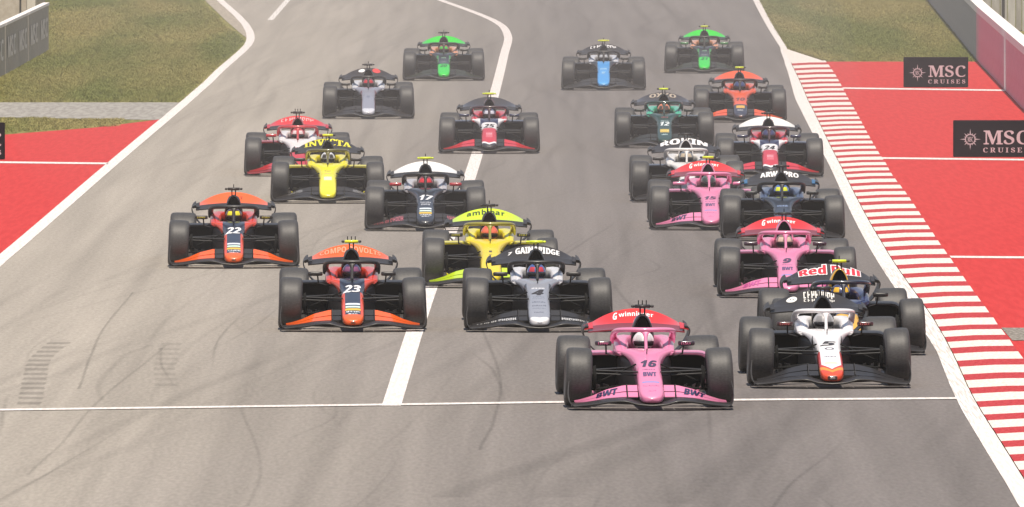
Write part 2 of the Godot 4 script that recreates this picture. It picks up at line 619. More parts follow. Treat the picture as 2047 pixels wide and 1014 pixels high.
# ---------------------------------------------------------------- the driver's body, one surface from a distance field
func body_mesh() -> Mesh:
	var bones := [
		[Vector3(0, 0.17, -1.15), Vector3(0, 0.36, -1.36), 0.15, 0.155], [Vector3(0, 0.36, -1.36), Vector3(0, 0.50, -1.43), 0.155, 0.10], [Vector3(0, 0.50, -1.43), Vector3(0, 0.61, -1.43), 0.065, 0.06],
		[Vector3(-0.14, 0.47, -1.42), Vector3(0.14, 0.47, -1.42), 0.075, 0.075]]
	for s in [-1.0, 1.0]:
		bones.append([Vector3(s * 0.145, 0.47, -1.41), Vector3(s * 0.165, 0.33, -1.22), 0.062, 0.05])
		bones.append([Vector3(s * 0.165, 0.33, -1.22), Vector3(s * 0.135, 0.455, -1.03), 0.05, 0.034])
		bones.append([Vector3(s * 0.135, 0.455, -1.03), Vector3(s * 0.128, 0.488, -0.965), 0.036, 0.04])
		bones.append([Vector3(s * 0.08, 0.18, -1.14), Vector3(s * 0.095, 0.33, -0.72), 0.092, 0.066])
		bones.append([Vector3(s * 0.095, 0.33, -0.72), Vector3(s * 0.08, 0.25, -0.33), 0.064, 0.042])
		bones.append([Vector3(s * 0.08, 0.24, -0.32), Vector3(s * 0.08, 0.33, -0.25), 0.042, 0.034])
		# four fingers closed round the wheel rim, and the thumb over it
		for k in 4:
			var y := 0.515 - 0.021 * k
			var reach := [0.0, 0.008, 0.005, -0.006][k] as float
			bones.append([Vector3(s * 0.138, y, -0.955), Vector3(s * 0.146, y, -0.918 + reach), 0.010, 0.0095])
			bones.append([Vector3(s * 0.146, y, -0.918 + reach), Vector3(s * 0.118, y - 0.002, -0.905 + reach), 0.0095, 0.009])
		bones.append([Vector3(s * 0.118, 0.505, -0.965), Vector3(s * 0.098, 0.53, -0.945), 0.0105, 0.0095])
		bones.append([Vector3(s * 0.098, 0.53, -0.945), Vector3(s * 0.104, 0.533, -0.918), 0.0095, 0.009])
	var cell := 0.014
	var lo := Vector3(-0.28, 0.0, -1.62)
	var dims := Vector3i(41, 50, 106)
	var field := PackedFloat32Array()
	field.resize(dims.x * dims.y * dims.z)
	field.fill(1.0)
	for b in bones:
		var a: Vector3 = b[0]
		var d: Vector3 = b[1] - a
		var reach: float = maxf(b[2], b[3]) + 0.05
		var mn: Vector3 = (a.min(b[1]) - Vector3.ONE * reach - lo) / cell
		var mx: Vector3 = (a.max(b[1]) + Vector3.ONE * reach - lo) / cell
		var dd := d.length_squared()
		var soft := 0.006 if b[2] < 0.02 else 0.035
		for z in range(maxi(0, int(mn.z)), mini(dims.z, int(mx.z) + 2)):
			for y in range(maxi(0, int(mn.y)), mini(dims.y, int(mx.y) + 2)):
				var row := (z * dims.y + y) * dims.x
				for x in range(maxi(0, int(mn.x)), mini(dims.x, int(mx.x) + 2)):
					var p := lo + Vector3(x, y, z) * cell - a
					var t := clampf(p.dot(d) / dd, 0.0, 1.0)
					var q := (p - d * t).length() - lerpf(b[2], b[3], t)
					var was := field[row + x]
					var h := maxf(soft - absf(was - q), 0.0) / soft
					field[row + x] = minf(was, q) - h * h * soft * 0.25
	var at := {}
	var pos := PackedVector3Array()
	var st := surface()
	st.set_smooth_group(0)
	var sx := 1
	var sy := dims.x
	var sz := dims.x * dims.y
	for z in dims.z - 1:
		for y in dims.y - 1:
			for x in dims.x - 1:
				var o := z * sz + y * sy + x
				var inside := 0
				var sum := Vector3.ZERO
				var n := 0
				var c := [field[o], field[o + 1], field[o + sy], field[o + sy + 1], field[o + sz], field[o + sz + 1], field[o + sz + sy], field[o + sz + sy + 1]]
				for v in c:
					if v < 0:
						inside += 1
				if inside == 0 or inside == 8:
					continue
				for e in [[0, 1], [2, 3], [4, 5], [6, 7], [0, 2], [1, 3], [4, 6], [5, 7], [0, 4], [1, 5], [2, 6], [3, 7]]:
					var f0: float = c[e[0]]
					var f1: float = c[e[1]]
					if (f0 < 0) != (f1 < 0):
						var t := f0 / (f0 - f1)
						var p0 := Vector3(e[0] & 1, (e[0] >> 1) & 1, e[0] >> 2)
						var p1 := Vector3(e[1] & 1, (e[1] >> 1) & 1, e[1] >> 2)
						sum += p0.lerp(p1, t)
						n += 1
				at[o] = pos.size()
				pos.append(lo + (Vector3(x, y, z) + sum / n) * cell)
	for z in range(1, dims.z - 1):
		for y in range(1, dims.y - 1):
			for x in range(1, dims.x - 1):
				var o := z * sz + y * sy + x
				var f := field[o] < 0
				for e in [[sx, sy, sz], [sy, sz, sx], [sz, sx, sy]]:
					if f != (field[o + e[0]] < 0):
						var ids := [o, o - e[1], o - e[1] - e[2], o - e[2]]
						if not (at.has(ids[0]) and at.has(ids[1]) and at.has(ids[2]) and at.has(ids[3])):
							continue
						if f:
							quad(st, pos[at[ids[0]]], pos[at[ids[3]]], pos[at[ids[2]]], pos[at[ids[1]]])
						else:
							quad(st, pos[at[ids[0]]], pos[at[ids[1]]], pos[at[ids[2]]], pos[at[ids[3]]])
	return finish(st)

# ---------------------------------------------------------------- printed nose
# layers: ["fill", colour] / ["edge", colour, inner half width, z0, z1] / ["band", colour, z0, z1, half width] / ["tip", colour, z, slope] / ["marks", colour, z, half width, length]
func nose_paint(called: String, layers: Array) -> StandardMaterial3D:
	var w := 160
	var h := 368
	var im := Image.create(w, h, false, Image.FORMAT_RGB8)
	var r := RandomNumberGenerator.new()
	r.seed = called.hash()
	var px := func(x: float): return int(round((0.5 + x / 0.66) * w))
	var py := func(z: float): return int(round((0.98 - z) / 1.88 * h))
	for l in layers:
		var c := Color(l[1])
		match l[0]:
			"fill":
				im.fill(c)
			"edge":
				var a: int = py.call(l[4])
				var b: int = py.call(l[3])
				im.fill_rect(Rect2i(0, a, px.call(-l[2]), b - a), c)
				im.fill_rect(Rect2i(px.call(l[2]), a, w, b - a), c)
			"band":
				var a: int = py.call(l[3])
				im.fill_rect(Rect2i(px.call(-l[4]), a, px.call(l[4]) - px.call(-l[4]), maxi(1, py.call(l[2]) - a)), c)
			"tip":
				for x in w:
					var xx: float = absf((float(x) / w - 0.5) * 0.66)
					im.fill_rect(Rect2i(x, 0, 1, py.call(l[2] - l[3] * xx)), c)
			"ring":
				for y in h:
					for x in w:
						var d := Vector2((float(x) / w - 0.5) * 0.66 / l[3], (0.98 - float(y) / h * 1.88 - l[2]) / l[4]).length()
						if d < 1.0 and d > 0.62:
							im.set_pixel(x, y, c)
			"marks":
				# a line of small print too fine to read
				var x: int = px.call(-l[3])
				var a: int = py.call(l[2] + l[4] / 2)
				while x < px.call(l[3]):
					var n := r.randi_range(1, 3)
					im.fill_rect(Rect2i(x, a + r.randi_range(0, 2), n, maxi(2, int(l[4] / 1.88 * h) - r.randi_range(0, 3))), c)
					x += n + r.randi_range(1, 2)
	var m := paint("ffffff").duplicate() as StandardMaterial3D
	m.albedo_texture = ImageTexture.create_from_image(im)
	return m

# ---------------------------------------------------------------- one racing car with its driver
func make_car(L: Dictionary) -> void:
	var car := thing("racing_car", L.label, "racing car", Vector3(L.x, 0.006, L.z), deg_to_rad(L.turn), "racing cars on the straight")
	var carbon := plain("carbon", lin(0.026, 0.0235, 0.022), 0.5)
	var matt := plain("matt_black", lin(0.012, 0.012, 0.012), 0.85)
	var rubber: Material = mats["rubber"]
	var arms := plain("arm", lin(0.018, 0.017, 0.016), 0.55)
	var body := paint(L.body)
	# front wing
	var fw := part(car, "front_wing", once("fw_main", front_main_mesh), paint(L.get("main", "1c1b1d")), Vector3(0, -0.018, 0))
	for s in [-1, 1]:
		for e in [[0.15, 0.268, 0.0, 0.45, L.fwi], [0.15, 0.268, 0.52, 1.0, L.fwi], [0.278, 0.86, 0.0, 0.45, L.fwo], [0.278, 0.86, 0.52, 1.0, L.fwo]]:
			part(fw, "flap", once("fw_%d_%s_%s" % [s, e[0], e[2]], func(): return front_flap_mesh(s, e[0], e[1], e[2], e[3])), paint(e[4]))
		part(fw, "strut", once("fw_strut_%d" % s, func():
			var st := surface()
			plate(st, func(u, v): return flap_point(s * 0.273, v) + Vector3(0.004, 0.012 - 0.07 * (1.0 - u), 0.0), 1, 4, 0.008)
			return finish(st)), carbon)
		part(fw, "endplate", once("fw_end_%d" % s, func(): return front_end_mesh(s)), carbon)
		if L.has("fwt"):
			var t: Array = L.fwt
			var x0: float = s * t[2] if s > 0 else -t[3]
			var x1: float = s * t[3] if s > 0 else -t[2]
			var on := func(u, v): return flap_point(lerpf(x0, x1, u), lerpf(t[4], t[5], v))
			part(fw, "lettering", letters(t[0], "heavy slant", on, 0.004) if t[0] != "" else scribble(s + 7, 11, on), paint(t[1]))
	# nose and tub
	part(car, "nose", once("nose", nose_mesh), nose_paint(L.label, L.nose))
	if L.has("num"):
		var t: Array = L.num
		part(car, "race_number", letters(t[0], "heavy slant", func(u, v): return nose_top(lerpf(-t[4], t[4], u), lerpf(t[2], t[3], v)), 0.003), paint(t[1]))
	for t in L.get("print", []):
		part(car, "lettering", letters(t[0], "heavy", func(u, v): return nose_top(lerpf(-t[4], t[4], u), lerpf(t[2], t[3], v)), 0.003), paint(t[1]))
	part(car, "monocoque", once("tub", func():
		var st := surface()
		var rings := []
		for e in [[-0.30, 0.12, 0.16, 0.44], [-0.6, 0.16, 0.10, 0.50], [-0.9, 0.26, 0.07, 0.548], [-1.2, 0.31, 0.06, 0.548], [-1.75, 0.32, 0.06, 0.548]]:
			rings.append(oval(Vector3(0, (e[2] + e[3]) / 2, e[0]), e[1], (e[3] - e[2]) / 2, 5.0, 24))
		loft(st, rings, true, true, false)
		return finish(st)), carbon)
	part(car, "pitot_tube", once("pitot", func(): return arm_mesh([Vector3(0, 0.58, -0.50), Vector3(0, 0.635, -0.49), Vector3(0, 0.63, -0.50), Vector3(0, 0.632, -0.44)], 0.006, 0.006)), matt)
	for s in [-1, 1]:
		part(car, "cockpit_side", once("cockpit_%d" % s, func(): return cockpit_mesh(s)), paint(L.get("rim", L.body)))
	var wheel_rim := once("steering", func():
		var st := surface()
		var pts := []
		for i in 17:
			var a := TAU * i / 16
			pts.append(Vector3(cos(a) * 0.125, 0.485 + sin(a) * 0.07, -0.91))
		tube(st, pts, 0.012, 0.012, 8, Vector3.BACK)
		soft_box(st, Vector3(0, 0.485, -0.905), Vector3(0.2, 0.10, 0.03), 0.01)
		return finish(st))
	part(car, "steering_wheel", wheel_rim, matt)
	part(car, "halo", once("halo", halo_mesh), paint(L.halo))
	# engine cover and its intake
	var cover := part(car, "engine_cover", once("cover", engine_cover_mesh), paint(L.get("cover", L.body)))
	part(cover, "intake_rim", once("rim_intake", intake_rim_mesh), paint(L.box))
	part(cover, "intake_throat", once("throat", intake_throat_mesh), matt)
	# camera pod on its mast
	var mast := part(car, "camera_mast", once("mast", func():
		var st := surface()
		for x in [-0.026, 0.026]:
			soft_box(st, Vector3(x, 0.995, -1.69), Vector3(0.018, 0.13, 0.06), 0.004)
		return finish(st)), carbon)
	part(mast, "camera_pod", once("pod", func():
		var st := surface()
		var rings := []
		for e in [[-0.088, 0.7], [-0.085, 1.0], [0.085, 1.0], [0.088, 0.7]]:
			var r := PackedVector3Array()
			for v in oval(Vector3.ZERO, 0.05, 0.021, 3.0, 16):
				r.append(Vector3(e[0], 1.066 + v.y * e[1], -1.68 + v.x * e[1]))
			rings.append(r)
		loft(st, rings)
		return finish(st)), paint(L.cam))
	for s in [-1, 1]:
		part(mast, "pod_end", once("pod_end_%d" % s, func():
			var st := surface()
			soft_box(st, Vector3(s * 0.110, 1.066, -1.68), Vector3(0.04, 0.030, 0.07), 0.008)
			return finish(st)), carbon if not L.get("wide", false) else paint(L.cam))
	for x in L.get("pins", [0.0]):
		part(mast, "antenna", once("pin", func():
			var st := surface()
			tube(st, [Vector3(0, 1.084, -1.68), Vector3(0, 1.112, -1.68), Vector3(0, 1.135, -1.68)], 0.006, 0.006, 6, Vector3.BACK)
			return finish(st)), matt, Vector3(x, 0, 0))
	# sidepods, floor
	for s in [-1, 1]:
		var pod := part(car, "sidepod", once("pod_%d" % s, func(): return sidepod_mesh(s)), paint(L.lip))
		part(pod, "inlet", once("inlet_%d" % s, func(): return inlet_mesh(s)), matt)
	part(car, "floor", once("floor", floor_mesh), carbon)
	# mirrors
	for s in [-1, 1]:
		var mir := part(car, "mirror", once("mirror", func():
			var st := surface()
			var rings := []
			for e in [[-0.095, 0.55], [-0.088, 0.9], [-0.05, 1.0], [0.05, 1.0], [0.088, 0.9], [0.095, 0.55]]:
				var r := PackedVector3Array()
				for v in oval(Vector3.ZERO, 0.03, 0.028, 2.8, 14):
					r.append(Vector3(e[0], v.y * e[1], v.x * e[1]))
				rings.append(r)
			loft(st, rings)
			return finish(st)), paint(L.mir), Vector3(s * 0.475, 0.672, -1.02))
		part(mir, "stalk", once("stalk_%d" % s, func(): return arm_mesh([Vector3(-s * 0.03, -0.02, -0.01), Vector3(-s * 0.04, -0.13, -0.18), Vector3(-s * 0.04, -0.125, -0.17), Vector3(-s * 0.15, -0.15, -0.05)], 0.010, 0.007)), carbon)
		if L.has("mirt"):
			part(mir, "lettering", scribble(s + 3, 5, func(u, v): return Vector3(lerpf(-0.06, 0.06, u), lerpf(-0.012, 0.012, v), 0.029), 0.003), paint(L.mirt[1]))
	# suspension
	for s in [-1.0, 1.0]:
		part(car, "upper_wishbone", once("uw%d" % s, func(): return arm_mesh([Vector3(s * 0.70, 0.415, 0.0), Vector3(s * 0.13, 0.40, 0.16), Vector3(s * 0.70, 0.415, -0.01), Vector3(s * 0.15, 0.43, -0.34)], 0.026, 0.010)), arms)
		part(car, "lower_wishbone", once("lw%d" % s, func(): return arm_mesh([Vector3(s * 0.70, 0.195, 0.0), Vector3(s * 0.13, 0.235, 0.18), Vector3(s * 0.70, 0.195, -0.01), Vector3(s * 0.16, 0.235, -0.36)], 0.028, 0.010)), matt)
		part(car, "push_rod", once("pr%d" % s, func(): return arm_mesh([Vector3(s * 0.68, 0.235, 0.0), Vector3(s * 0.14, 0.475, -0.10)], 0.013, 0.010)), matt)
		part(car, "steering_arm", once("sa%d" % s, func(): return arm_mesh([Vector3(s * 0.68, 0.385, 0.10), Vector3(s * 0.13, 0.36, 0.12)], 0.012, 0.009)), arms)
		part(car, "brake_duct", once("bd%d" % s, func():
			var st := surface()
			var rings := []
			for e in [[0.635, 0.10], [0.60, 0.115], [0.595, 0.06]]:
				var r := PackedVector3Array()
				for k in 20:
					var a := TAU * k / 20
					r.append(Vector3(s * e[0], 0.335 + cos(a) * e[1] * 1.2, sin(a) * e[1] * 1.4))
				rings.append(r)
			loft(st, rings)
			return finish(st)), matt)
		part(car, "rear_wishbone", once("rw%d" % s, func(): return arm_mesh([Vector3(s * 0.60, 0.46, -3.0), Vector3(s * 0.10, 0.42, -2.9), Vector3(s * 0.60, 0.46, -3.0), Vector3(s * 0.08, 0.40, -3.35), Vector3(s * 0.60, 0.20, -3.0), Vector3(s * 0.10, 0.20, -2.8), Vector3(s * 0.60, 0.30, -3.0), Vector3(s * 0.06, 0.30, -3.2)], 0.022, 0.010)), arms)
	# wheels
	var fr: Array = meshes["front_wheel"]
	var rr: Array = meshes["rear_wheel"]
	for e in [[-0.802, 0.335, 0.0, fr], [0.802, 0.335, 0.0, fr], [-0.748, 0.337, -3.0, rr], [0.748, 0.337, -3.0, rr]]:
		var camber: float = (0.045 if e[2] > -1.0 else 0.022) * signf(e[0])
		var wh := part(car, "wheel", e[3][1], mats["rim"], Vector3(e[0], e[1] + 0.001, e[2]), Vector3(0, 0.0 if e[0] > 0 else PI, camber * (1 if e[0] > 0 else -1)))
		part(wh, "tyre", e[3][0], rubber)
	# rear wing
	var rw := part(car, "rear_wing", once("rw_main", func():
		var st := surface()
		plate(st, func(u, v): return rear_main(lerpf(-0.56, 0.56, u), v), 30, 6, 0.016)
		return finish(st)), paint(L.get("rwm", "232224")), Vector3(0, -0.015, 0.10))
	part(rw, "flap", once("rw_flap", func():
		var st := surface()
		plate(st, func(u, v): return rear_flap(lerpf(-0.548, 0.548, u), v), 40, 8, 0.010)
		return finish(st)), paint(L.rw))
	part(rw, "pylon", once("pylon", func():
		var st := surface()
		for x in [-0.06, 0.06]:
			plate(st, func(u, v): return Vector3(x, lerpf(0.30, 0.765, u), lerpf(-3.28, -3.42, v) - 0.06 * u), 2, 2, 0.012)
		return finish(st)), carbon)
	for s in [-1, 1]:
		part(rw, "endplate", once("rw_end_%d" % s, func(): return rear_end_mesh(s)), carbon)
		part(rw, "wing_tip", once("rw_tip_%d" % s, func(): return rear_tip_mesh(s)), paint(L.get("tip", "262527")))
	for t in L.get("rwt", []):
		var on := func(u, v): return rear_flap(lerpf(t[2], t[3], u), lerpf(t[4], t[5], v))
		part(rw, "lettering", letters(t[0], t[6], on, 0.009 if t[6].contains("front") else 0.005) if t[0] != "" else scribble(21, 8, on), paint(t[1]))
	for t in L.get("disc", []):
		part(rw, "emblem", spot_mesh(t[1], t[2], t[3], t[4]), paint(t[0]))
	# driver
	var man := thing("person", L.driver, "driver", Vector3(L.x, 0.006, L.z), deg_to_rad(L.turn), "drivers in the cars")
	part(man, "body", once("body", body_mesh), plain("suit_" + L.suit, Color(L.suit), 0.8))
	var hel := part(man, "helmet", once("helmet", helmet_mesh), paint(L.hel[0]), Vector3(0, 0.668, -1.41))
	part(hel, "visor", once("visor", func(): return shell_patch(PI * 0.14, PI * 0.86, PI * 0.46, PI * 0.61, 0.004)), mats["visor"])
	part(hel, "stripe", once("stripe_l", func(): return shell_patch(PI * 0.22, PI * 0.43, PI * 0.28, PI * 0.44, 0.002)), paint(L.hel[1]))
	part(hel, "stripe", once("stripe_r", func(): return shell_patch(PI * 0.57, PI * 0.78, PI * 0.28, PI * 0.44, 0.002)), paint(L.hel[1]))
	part(hel, "chin_bar", once("chin", func(): return shell_patch(PI * 0.25, PI * 0.75, PI * 0.66, PI * 0.80, 0.003)), paint(L.hel[2]))

# a flat printed spot on the rear flap: middle x, half width, s0, s1
func spot_mesh(x: float, hw: float, s0: float, s1: float) -> Mesh:
	var st := surface()
	st.set_smooth_group(-1)
	var mid := rear_flap(x, (s0 + s1) / 2) + Vector3(0, 0.003, 0.003)
	for k in 20:
		var a := TAU * k / 20
		var b := TAU * (k + 1) / 20
		st.add_vertex(mid)
		st.add_vertex(rear_flap(x + cos(b) * hw, lerpf(s0, s1, 0.5 + 0.5 * sin(b))) + Vector3(0, 0.003, 0.003))
		st.add_vertex(rear_flap(x + cos(a) * hw, lerpf(s0, s1, 0.5 + 0.5 * sin(a))) + Vector3(0, 0.003, 0.003))
	return finish(st)

# ---------------------------------------------------------------- setting
# tables of z (ascending) against x
const RIGHT_EDGE := [[-480.0, 8.35], [-392.0, 7.56], [-325.0, 6.98], [-307.0, 6.70], [-273.5, 6.21], [-227.6, 5.79], [-190.0, 5.41], [-155.6, 5.28], [-143.3, 5.10], [-132.7, 5.03], [-122.5, 4.97], [-60.0, 4.8]]
const KERB_IN := [[-480.0, 8.6], [-392.0, 7.76], [-325.0, 7.15], [-307.0, 6.86], [-273.5, 6.47], [-227.6, 5.99], [-190.0, 5.64], [-164.0, 5.54], [-155.6, 5.46], [-143.3, 5.30], [-132.7, 5.24], [-122.5, 5.17], [-60.0, 5.0]]
const KERB_OUT := [[-309.0, 7.75], [-273.5, 7.36], [-227.6, 6.83], [-209.9, 6.68], [-190.0, 6.5], [-164.0, 6.32], [-155.6, 6.26], [-122.5, 6.1], [-60.0, 6.0]]
const LEFT_EDGE := [[-480.0, -13.0], [-450.0, -11.68], [-420.0, -10.36], [-405.0, -9.70], [-392.4, -9.16], [-376.0, -8.45], [-361.0, -7.82], [-349.1, -7.38], [-339.3, -7.10], [-331.2, -6.96], [-323.5, -6.93], [-314.5, -6.96], [-300.8, -7.02], [-282.9, -7.06], [-228.5, -7.33], [-184.2, -7.54], [-60.0, -7.9]]
const WALL_RIGHT := [[-460.0, 14.2], [-396.7, 13.12], [-309.6, 11.54], [-286.5, 11.19], [-265.4, 10.87], [-200.0, 10.2], [-120.0, 9.7]]

func strip(left: Array, right: Array, z0: float, z1: float, step: float, y: float, dl := 0.0, dr := 0.0) -> ArrayMesh:
	var st := surface()
	st.set_smooth_group(0)
	var n := int(ceil((z0 - z1) / step))
	for i in n:
		var a := lerpf(z0, z1, float(i) / n)
		var b := lerpf(z0, z1, float(i + 1) / n)
		var pts := [Vector3(lookup(left, a) + dl, y, a), Vector3(lookup(left, b) + dl, y, b), Vector3(lookup(right, b) + dr, y, b), Vector3(lookup(right, a) + dr, y, a)]
		for k in [0, 1, 2, 0, 2, 3]:
			var v: Vector3 = pts[k]
			st.set_uv(Vector2((v.x + 10.0) / 20.0, (-110.0 - v.z) / 310.0))
			st.add_vertex(v)
	return finish(st)

func ribbon(pts: Array, width: float, y: float) -> ArrayMesh:
	var path := smooth_path(pts, 6)
	var st := surface()
	st.set_smooth_group(0)
	for i in path.size() - 1:
		var a: Vector3 = path[i]
		var b: Vector3 = path[i + 1]
		quad(st, Vector3(a.x - width / 2, y, a.z), Vector3(b.x - width / 2, y, b.z), Vector3(b.x + width / 2, y, b.z), Vector3(a.x + width / 2, y, a.z))
	return finish(st)

func across(x0: float, z0: float, x1: float, z1: float, depth: float, y: float) -> ArrayMesh:
	var st := surface()
	st.set_smooth_group(-1)
	for i in 8:
		var a := i / 8.0
		var b := (i + 1) / 8.0
		quad(st, Vector3(lerpf(x0, x1, a), y, lerpf(z0, z1, a) + depth / 2), Vector3(lerpf(x0, x1, a), y, lerpf(z0, z1, a) - depth / 2), Vector3(lerpf(x0, x1, b), y, lerpf(z0, z1, b) - depth / 2), Vector3(lerpf(x0, x1, b), y, lerpf(z0, z1, b) + depth / 2))
	return finish(st)

func poly(pts: Array, y: float) -> ArrayMesh:
	var flat := PackedVector2Array()
	for p in pts:
		flat.append(Vector2(p[0], p[1]))
	var st := surface()
	st.set_smooth_group(-1)
	for i in Geometry2D.triangulate_polygon(flat):
		st.add_vertex(Vector3(flat[i].x, y, flat[i].y))
	return finish(st)

func asphalt_texture() -> ImageTexture:
	# 20 m across (1024) by 310 m along (2048): mottled asphalt with the rubber that cars have left on it
	var w := 1024
	var h := 2048
	var fine := FastNoiseLite.new()
	fine.seed = 11
	fine.frequency = 0.35
	fine.fractal_octaves = 2
	var streak := FastNoiseLite.new()
	streak.seed = 12
	streak.frequency = 0.03
	streak.fractal_octaves = 4
	var patch := FastNoiseLite.new()
	patch.seed = 13
	patch.frequency = 0.012
	patch.fractal_octaves = 4
	var a := fine.get_image(w, h, false, false, false).get_data()
	var si := streak.get_image(w, 160, false, false, false)
	si.resize(w, h, Image.INTERPOLATE_CUBIC)
	var b := si.get_data()
	var pi_ := patch.get_image(512, 512, false, false, false)
	pi_.resize(w, h, Image.INTERPOLATE_CUBIC)
	var c := pi_.get_data()
	var v := PackedFloat32Array()
	v.resize(w * h)
	for i in w * h:
		v[i] = 1.0 + (a[i] - 128) * 0.0006 + (b[i] - 128) * 0.0006 + (c[i] - 128) * 0.0006
	var r := RandomNumberGenerator.new()
	r.seed = 77
	var strokes := []
	# long faint rubber streaks following the way the field fans across the track
	for i in 420:
		var z: float = -r.randf_range(100.0, 400.0)
		var x: float = r.randf_range(-7.5, 5.3)
		var lean: float = r.randfn(0.012, 0.016) - 0.0012 * x
		if z > -190.0 and r.randf() < 0.6:
			lean += r.randf_range(0.02, 0.07)
		var len: float = r.randf_range(12.0, 60.0)
		var bend: float = r.randfn(0.0, 0.25)
		strokes.append([[Vector2(x, z), Vector2(x + lean * len * 0.5 + bend, z - len * 0.5), Vector2(x + lean * len, z - len)], r.randf_range(0.02, 0.16), r.randf_range(0.015, 0.06) * (1.0 if x > -1.5 else 0.8), 0])
	# thinner, clearer single-wheel marks and cracks
	for i in 46:
		var z: float = -r.randf_range(112.0, 200.0)
		var x: float = r.randf_range(-6.0, 5.0)
		var lean: float = r.randf_range(-0.035, 0.075)
		var len: float = r.randf_range(6.0, 22.0)
		strokes.append([[Vector2(x, z), Vector2(x + lean * len * 0.5 + r.randfn(0.0, 0.22), z - len * 0.5), Vector2(x + lean * len, z - len)], r.randf_range(0.010, 0.024), r.randf_range(0.04, 0.13), 0])
	for s in [
		[[Vector2(-5.06, -145.6), Vector2(-5.17, -152.3), Vector2(-5.28, -161.2), Vector2(-5.24, -172.7)], 0.010, 0.17, 0],
		[[Vector2(-4.96, -128.0), Vector2(-4.83, -133.7), Vector2(-4.72, -143.3), Vector2(-4.35, -157.0)], 0.013, 0.12, 0],
		[[Vector2(-2.59, -122.5), Vector2(-2.58, -128.0), Vector2(-2.75, -133.7), Vector2(-3.09, -142.1)], 0.014, 0.08, 0],
		[[Vector2(-4.72, -143.3), Vector2(-4.86, -146.7), Vector2(-4.77, -154.3), Vector2(-4.54, -157.0)], 0.035, 0.07, 0],
		[[Vector2(-0.34, -132.7), Vector2(-0.21, -137.8), Vector2(-0.14, -148.0), Vector2(-0.42, -164.1)], 0.014, 0.13, 0],
		[[Vector2(-0.08, -142.1), Vector2(-0.23, -150.4), Vector2(-0.52, -155.6)], 0.014, 0.12, 0],
		[[Vector2(-3.62, -150.0), Vector2(-3.72, -158.0), Vector2(-3.56, -168.0)], 0.011, 0.14, 0],
		[[Vector2(-3.95, -145.6), Vector2(-4.26, -151.7), Vector2(-4.42, -158.3)], 0.010, 0.13, 0],
		[[Vector2(-5.50, -141.8), Vector2(-5.66, -148.0), Vector2(-5.78, -153.0), Vector2(-5.70, -158.3)], 0.13, 0.16, 1.15],
		[[Vector2(-4.05, -146.0), Vector2(-4.20, -151.0), Vector2(-4.30, -158.0)], 0.12, 0.08, 1.3],
		[[Vector2(0.45, -124.0), Vector2(1.15, -131.0), Vector2(2.3, -140.0), Vector2(3.0, -146.0)], 0.28, 0.06, 0],
		[[Vector2(-0.6, -124.0), Vector2(0.3, -130.0), Vector2(1.4, -137.0), Vector2(1.9, -141.0)], 0.22, 0.07, 0],
		[[Vector2(1.6, -123.0), Vector2(2.4, -131.0), Vector2(3.3, -140.0), Vector2(3.9, -150.0)], 0.35, 0.05, 0]]:
		strokes.append(s)
	for s in strokes:
		var p: Array = s[0]
		for i in p.size() - 1:
			var p0: Vector2 = p[i]
			var p1: Vector2 = p[i + 1]
			var pa: Vector2 = p[maxi(i - 1, 0)]
			var pb: Vector2 = p[mini(i + 2, p.size() - 1)]
			var r0 := int((-110.0 - p0.y) / 310.0 * h)
			var r1 := int((-110.0 - p1.y) / 310.0 * h)
			for row in range(maxi(r0, 0), mini(r1, h)):
				var t := (row - r0) / float(maxi(r1 - r0, 1))
				var x := cubic_interpolate(p0.x, p1.x, pa.x, pb.x, t)
				var k: float = s[2]
				if s[3] > 0.0:
					# chatter: bars across the mark
					k *= 0.12 + 0.88 * clampf(sin(-(110.0 + row * 310.0 / h) / s[3] * TAU) * 2.2 + 0.4, 0.0, 1.0)
				elif s[0].size() == 3:
					k *= sin(PI * (float(i) + t) / (p.size() - 1))
				k *= 0.7 + 0.6 * (a[(row * 37) % (w * h)] / 255.0)
				var hw: float = s[1] / 20.0 * w
				var cxp := (x + 10.0) / 20.0 * w
				for col in range(maxi(0, int(cxp - hw - 1)), mini(w, int(cxp + hw + 2))):
					var d := absf(col + 0.5 - cxp) / (hw + 0.5)
					if d < 1.0:
						v[row * w + col] *= 1.0 - k * (1.0 if s[3] > 0.0 else (1.0 - d * d))
	# the rubbered right half is a little greyer and darker than the dusty left
	var out := PackedByteArray()
	out.resize(w * h * 3)
	for row in h:
		for col in w:
			var i := row * w + col
			var x := col / float(w) * 20.0 - 10.0 + (c[i] - 128) * 0.012
			var k := clampf((x + 5.0) / 6.5, 0.0, 1.0)
			var q: float = v[i]
			out[i * 3] = int(clampf(q * lerpf(152.0, 113.0, k), 0, 255))
			out[i * 3 + 1] = int(clampf(q * lerpf(144.5, 107.5, k), 0, 255))
			out[i * 3 + 2] = int(clampf(q * lerpf(135.0, 105.0, k), 0, 255))
	return ImageTexture.create_from_image(Image.create_from_data(w, h, false, Image.FORMAT_RGB8, out))

